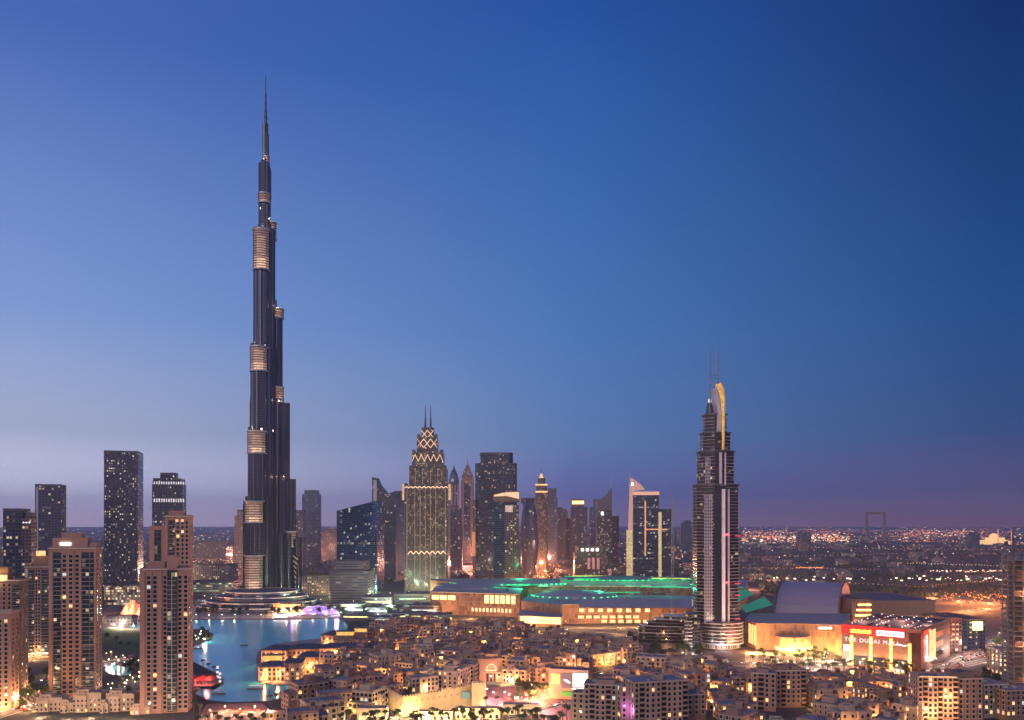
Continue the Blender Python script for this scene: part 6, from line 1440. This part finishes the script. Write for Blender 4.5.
for i in range(60): fl(rf.uniform(740, 1010), 583+rf.gauss(0, 1.2), rf.choice([.4, .7, .9]), rf.choice([1, 1, 3]))
for i in range(60): fl(rf.uniform(930, 1015), 575+rf.gauss(0, .5), .45, rf.choice([1, 0]))
for i in range(40): fl(rf.uniform(795, 825), 571+rf.gauss(0, .3), .4, 0)
for i in range(90): fl(rf.uniform(940, 1020), 603+rf.gauss(0, 2.5), .35, 0)
for (xa, ya, xb, yb, n, mi) in ((742, 549, 1024, 552, 70, 0), (742, 560, 900, 556, 40, 0), (900, 566, 1024, 570, 40, 1), (742, 571, 880, 573, 44, 0), (760, 584, 940, 592, 40, 0), (860, 541, 1024, 546, 60, 0), (742, 545, 860, 541, 50, 1), (800, 530, 1024, 533, 90, 0), (742, 534, 930, 531, 80, 2), (742, 590, 760, 577, 20, 0), (930, 590, 1024, 583, 36, 0), (560, 545, 700, 552, 50, 0), (340, 552, 420, 549, 26, 0), (190, 561, 240, 565, 20, 0), (0, 540, 60, 545, 16, 0), (742, 538, 1024, 537, 110, 0)):
    for i in range(n): fl(xa+(xb-xa)*(i+rf.random()*.5)/n, ya+(yb-ya)*i/n+rf.gauss(0, .25), .26, mi if rf.random() < .8 else 1)
for i in range(120): fl(rf.uniform(640, 700), 548+abs(rf.gauss(0, 9)), .35, rf.choice([0, 1, 2]))
for (xa, xb, ya, yb, n) in ((371, 403, 560, 577, 90), (455, 492, 560, 578, 110), (522, 562, 556, 582, 170), (336, 345, 556, 576, 20), (606, 640, 556, 575, 60)):
    for i in range(n): fl(rf.uniform(xa, xb), rf.uniform(ya, yb), rf.choice([.25, .4]), rf.choice([0, 0, 2, 1]))
for i in range(120): fl(rf.uniform(190, 240), 560+rf.gauss(0, 9), .35, rf.choice([0, 1, 2]))
o = m.build('city_lights', lights_m); tag(o, 'countless small amber, rose and white lights scattered over the plain to the horizon', 'city lights', kind='stuff')
m = MB()
for i in range(5000):
    px = rf.uniform(-20, 1044); py = 540+rf.random()**1.2*60; Y = 104000/(py-522)
    if not clear_of(px, Y) or Y < 1250: continue
    v = at(px, Y); s_ = rf.uniform(5, 9); 
    c0 = Vector((v.x, v.y, s_*.7))
    P_ = [c0+Vector((s_*rf.uniform(.7, 1.1)*cos(a), s_*rf.uniform(.7, 1.1)*sin(a), rf.uniform(-.5, .2)*s_)) for a in (0, 1.05, 2.1, 3.14, 4.2, 5.2)]; tp = c0+Vector((0, 0, s_*.7))
    for k in range(6): m.poly([tuple(P_[k]), tuple(P_[(k+1) % 6]), tuple(tp)])
o = m.build('distant_trees', leafm); tag(o, 'dark tree cover of the plain between the far lights', 'trees', kind='stuff')

# ---------------------------------------------------------------- air
hz = MB(); hz.box(-24600, 24600, -24600, 24600, -1, 850, 0, bottom=True)
t = NT('haze_air'); t.t.nodes.remove(t.b); vp = t.n('ShaderNodeVolumePrincipled'); vp.inputs['Density'].default_value = HAZE; vp.inputs['Color'].default_value = (.78, .80, .98, 1); vp.inputs['Anisotropy'].default_value = 0.45
t.L(vp.outputs[0], t.o.inputs['Volume']); 
if HAZE > 0: tag(hz.build('haze', t.m), kind='stuff')

# ---------------------------------------------------------------- labels that single each repeat out
LM = [('tallest tower', 266, 590), ('slanted glass office', 358, 560), ('gate house', 490, 680), ('fortress wall', 440, 708), ('screen building', 568, 690), ('hotel tower', 720, 650), ('red mall front', 880, 650), ('mall arcades', 615, 620), ('souk', 300, 670), ('striped banners', 219, 682), ('gridded-bay tower', 165, 714), ('sign tower', 72, 695), ('black office tower', 122, 590), ('barrel roof', 810, 610), ('car park', 980, 655), ('unfinished tower', 1020, 690), ('corner block', 940, 715), ('fin tower', 650, 560), ('frame building', 876, 540), ('mosque', 999, 545), ('palm-district block', 780, 705)]
ORD = 'first second third fourth fifth sixth seventh eighth ninth tenth eleventh twelfth thirteenth fourteenth fifteenth sixteenth seventeenth eighteenth nineteenth'.split()
TENS = {2: 'twenty', 3: 'thirty', 4: 'forty', 5: 'fifty', 6: 'sixty', 7: 'seventy', 8: 'eighty', 9: 'ninety'}
def ordw(n):
    if n < 20: return ORD[n-1]
    if n % 10 == 0: return TENS[n//10][:-1]+'ieth'
    return TENS[n//10]+'-'+ORD[n % 10-1]
buck = {}
for o, look, noun in AUTO:
    p = o.location; sx, sy = scr((p.x, p.y, p.z)); 
    best = min(LM, key=lambda l: (l[1]-sx)**2+((l[2]-sy)*2.2)**2); dx_, dy_ = sx-best[1], (sy-best[2])*2.2
    dr = ('towards the lake' if best[1] > 290 else 'towards the city edge') if dx_ < 0 else 'towards the car park'
    if abs(dy_) > abs(dx_): dr = 'towards the horizon' if dy_ < 0 else 'towards the viewer'
    buck.setdefault((look, best[0], dr), []).append((dx_**2+dy_**2, id(o), o))
for (look, lm, dr), L in buck.items():
    L.sort(key=lambda q: q[:2])
    for i, (_, _, o) in enumerate(L):
        o['label'] = ('%s, %s out from the %s %s' % (look, ordw(i+1), lm, dr)) if len(L) > 1 else ('%s, alone by the %s %s' % (look, lm, dr))
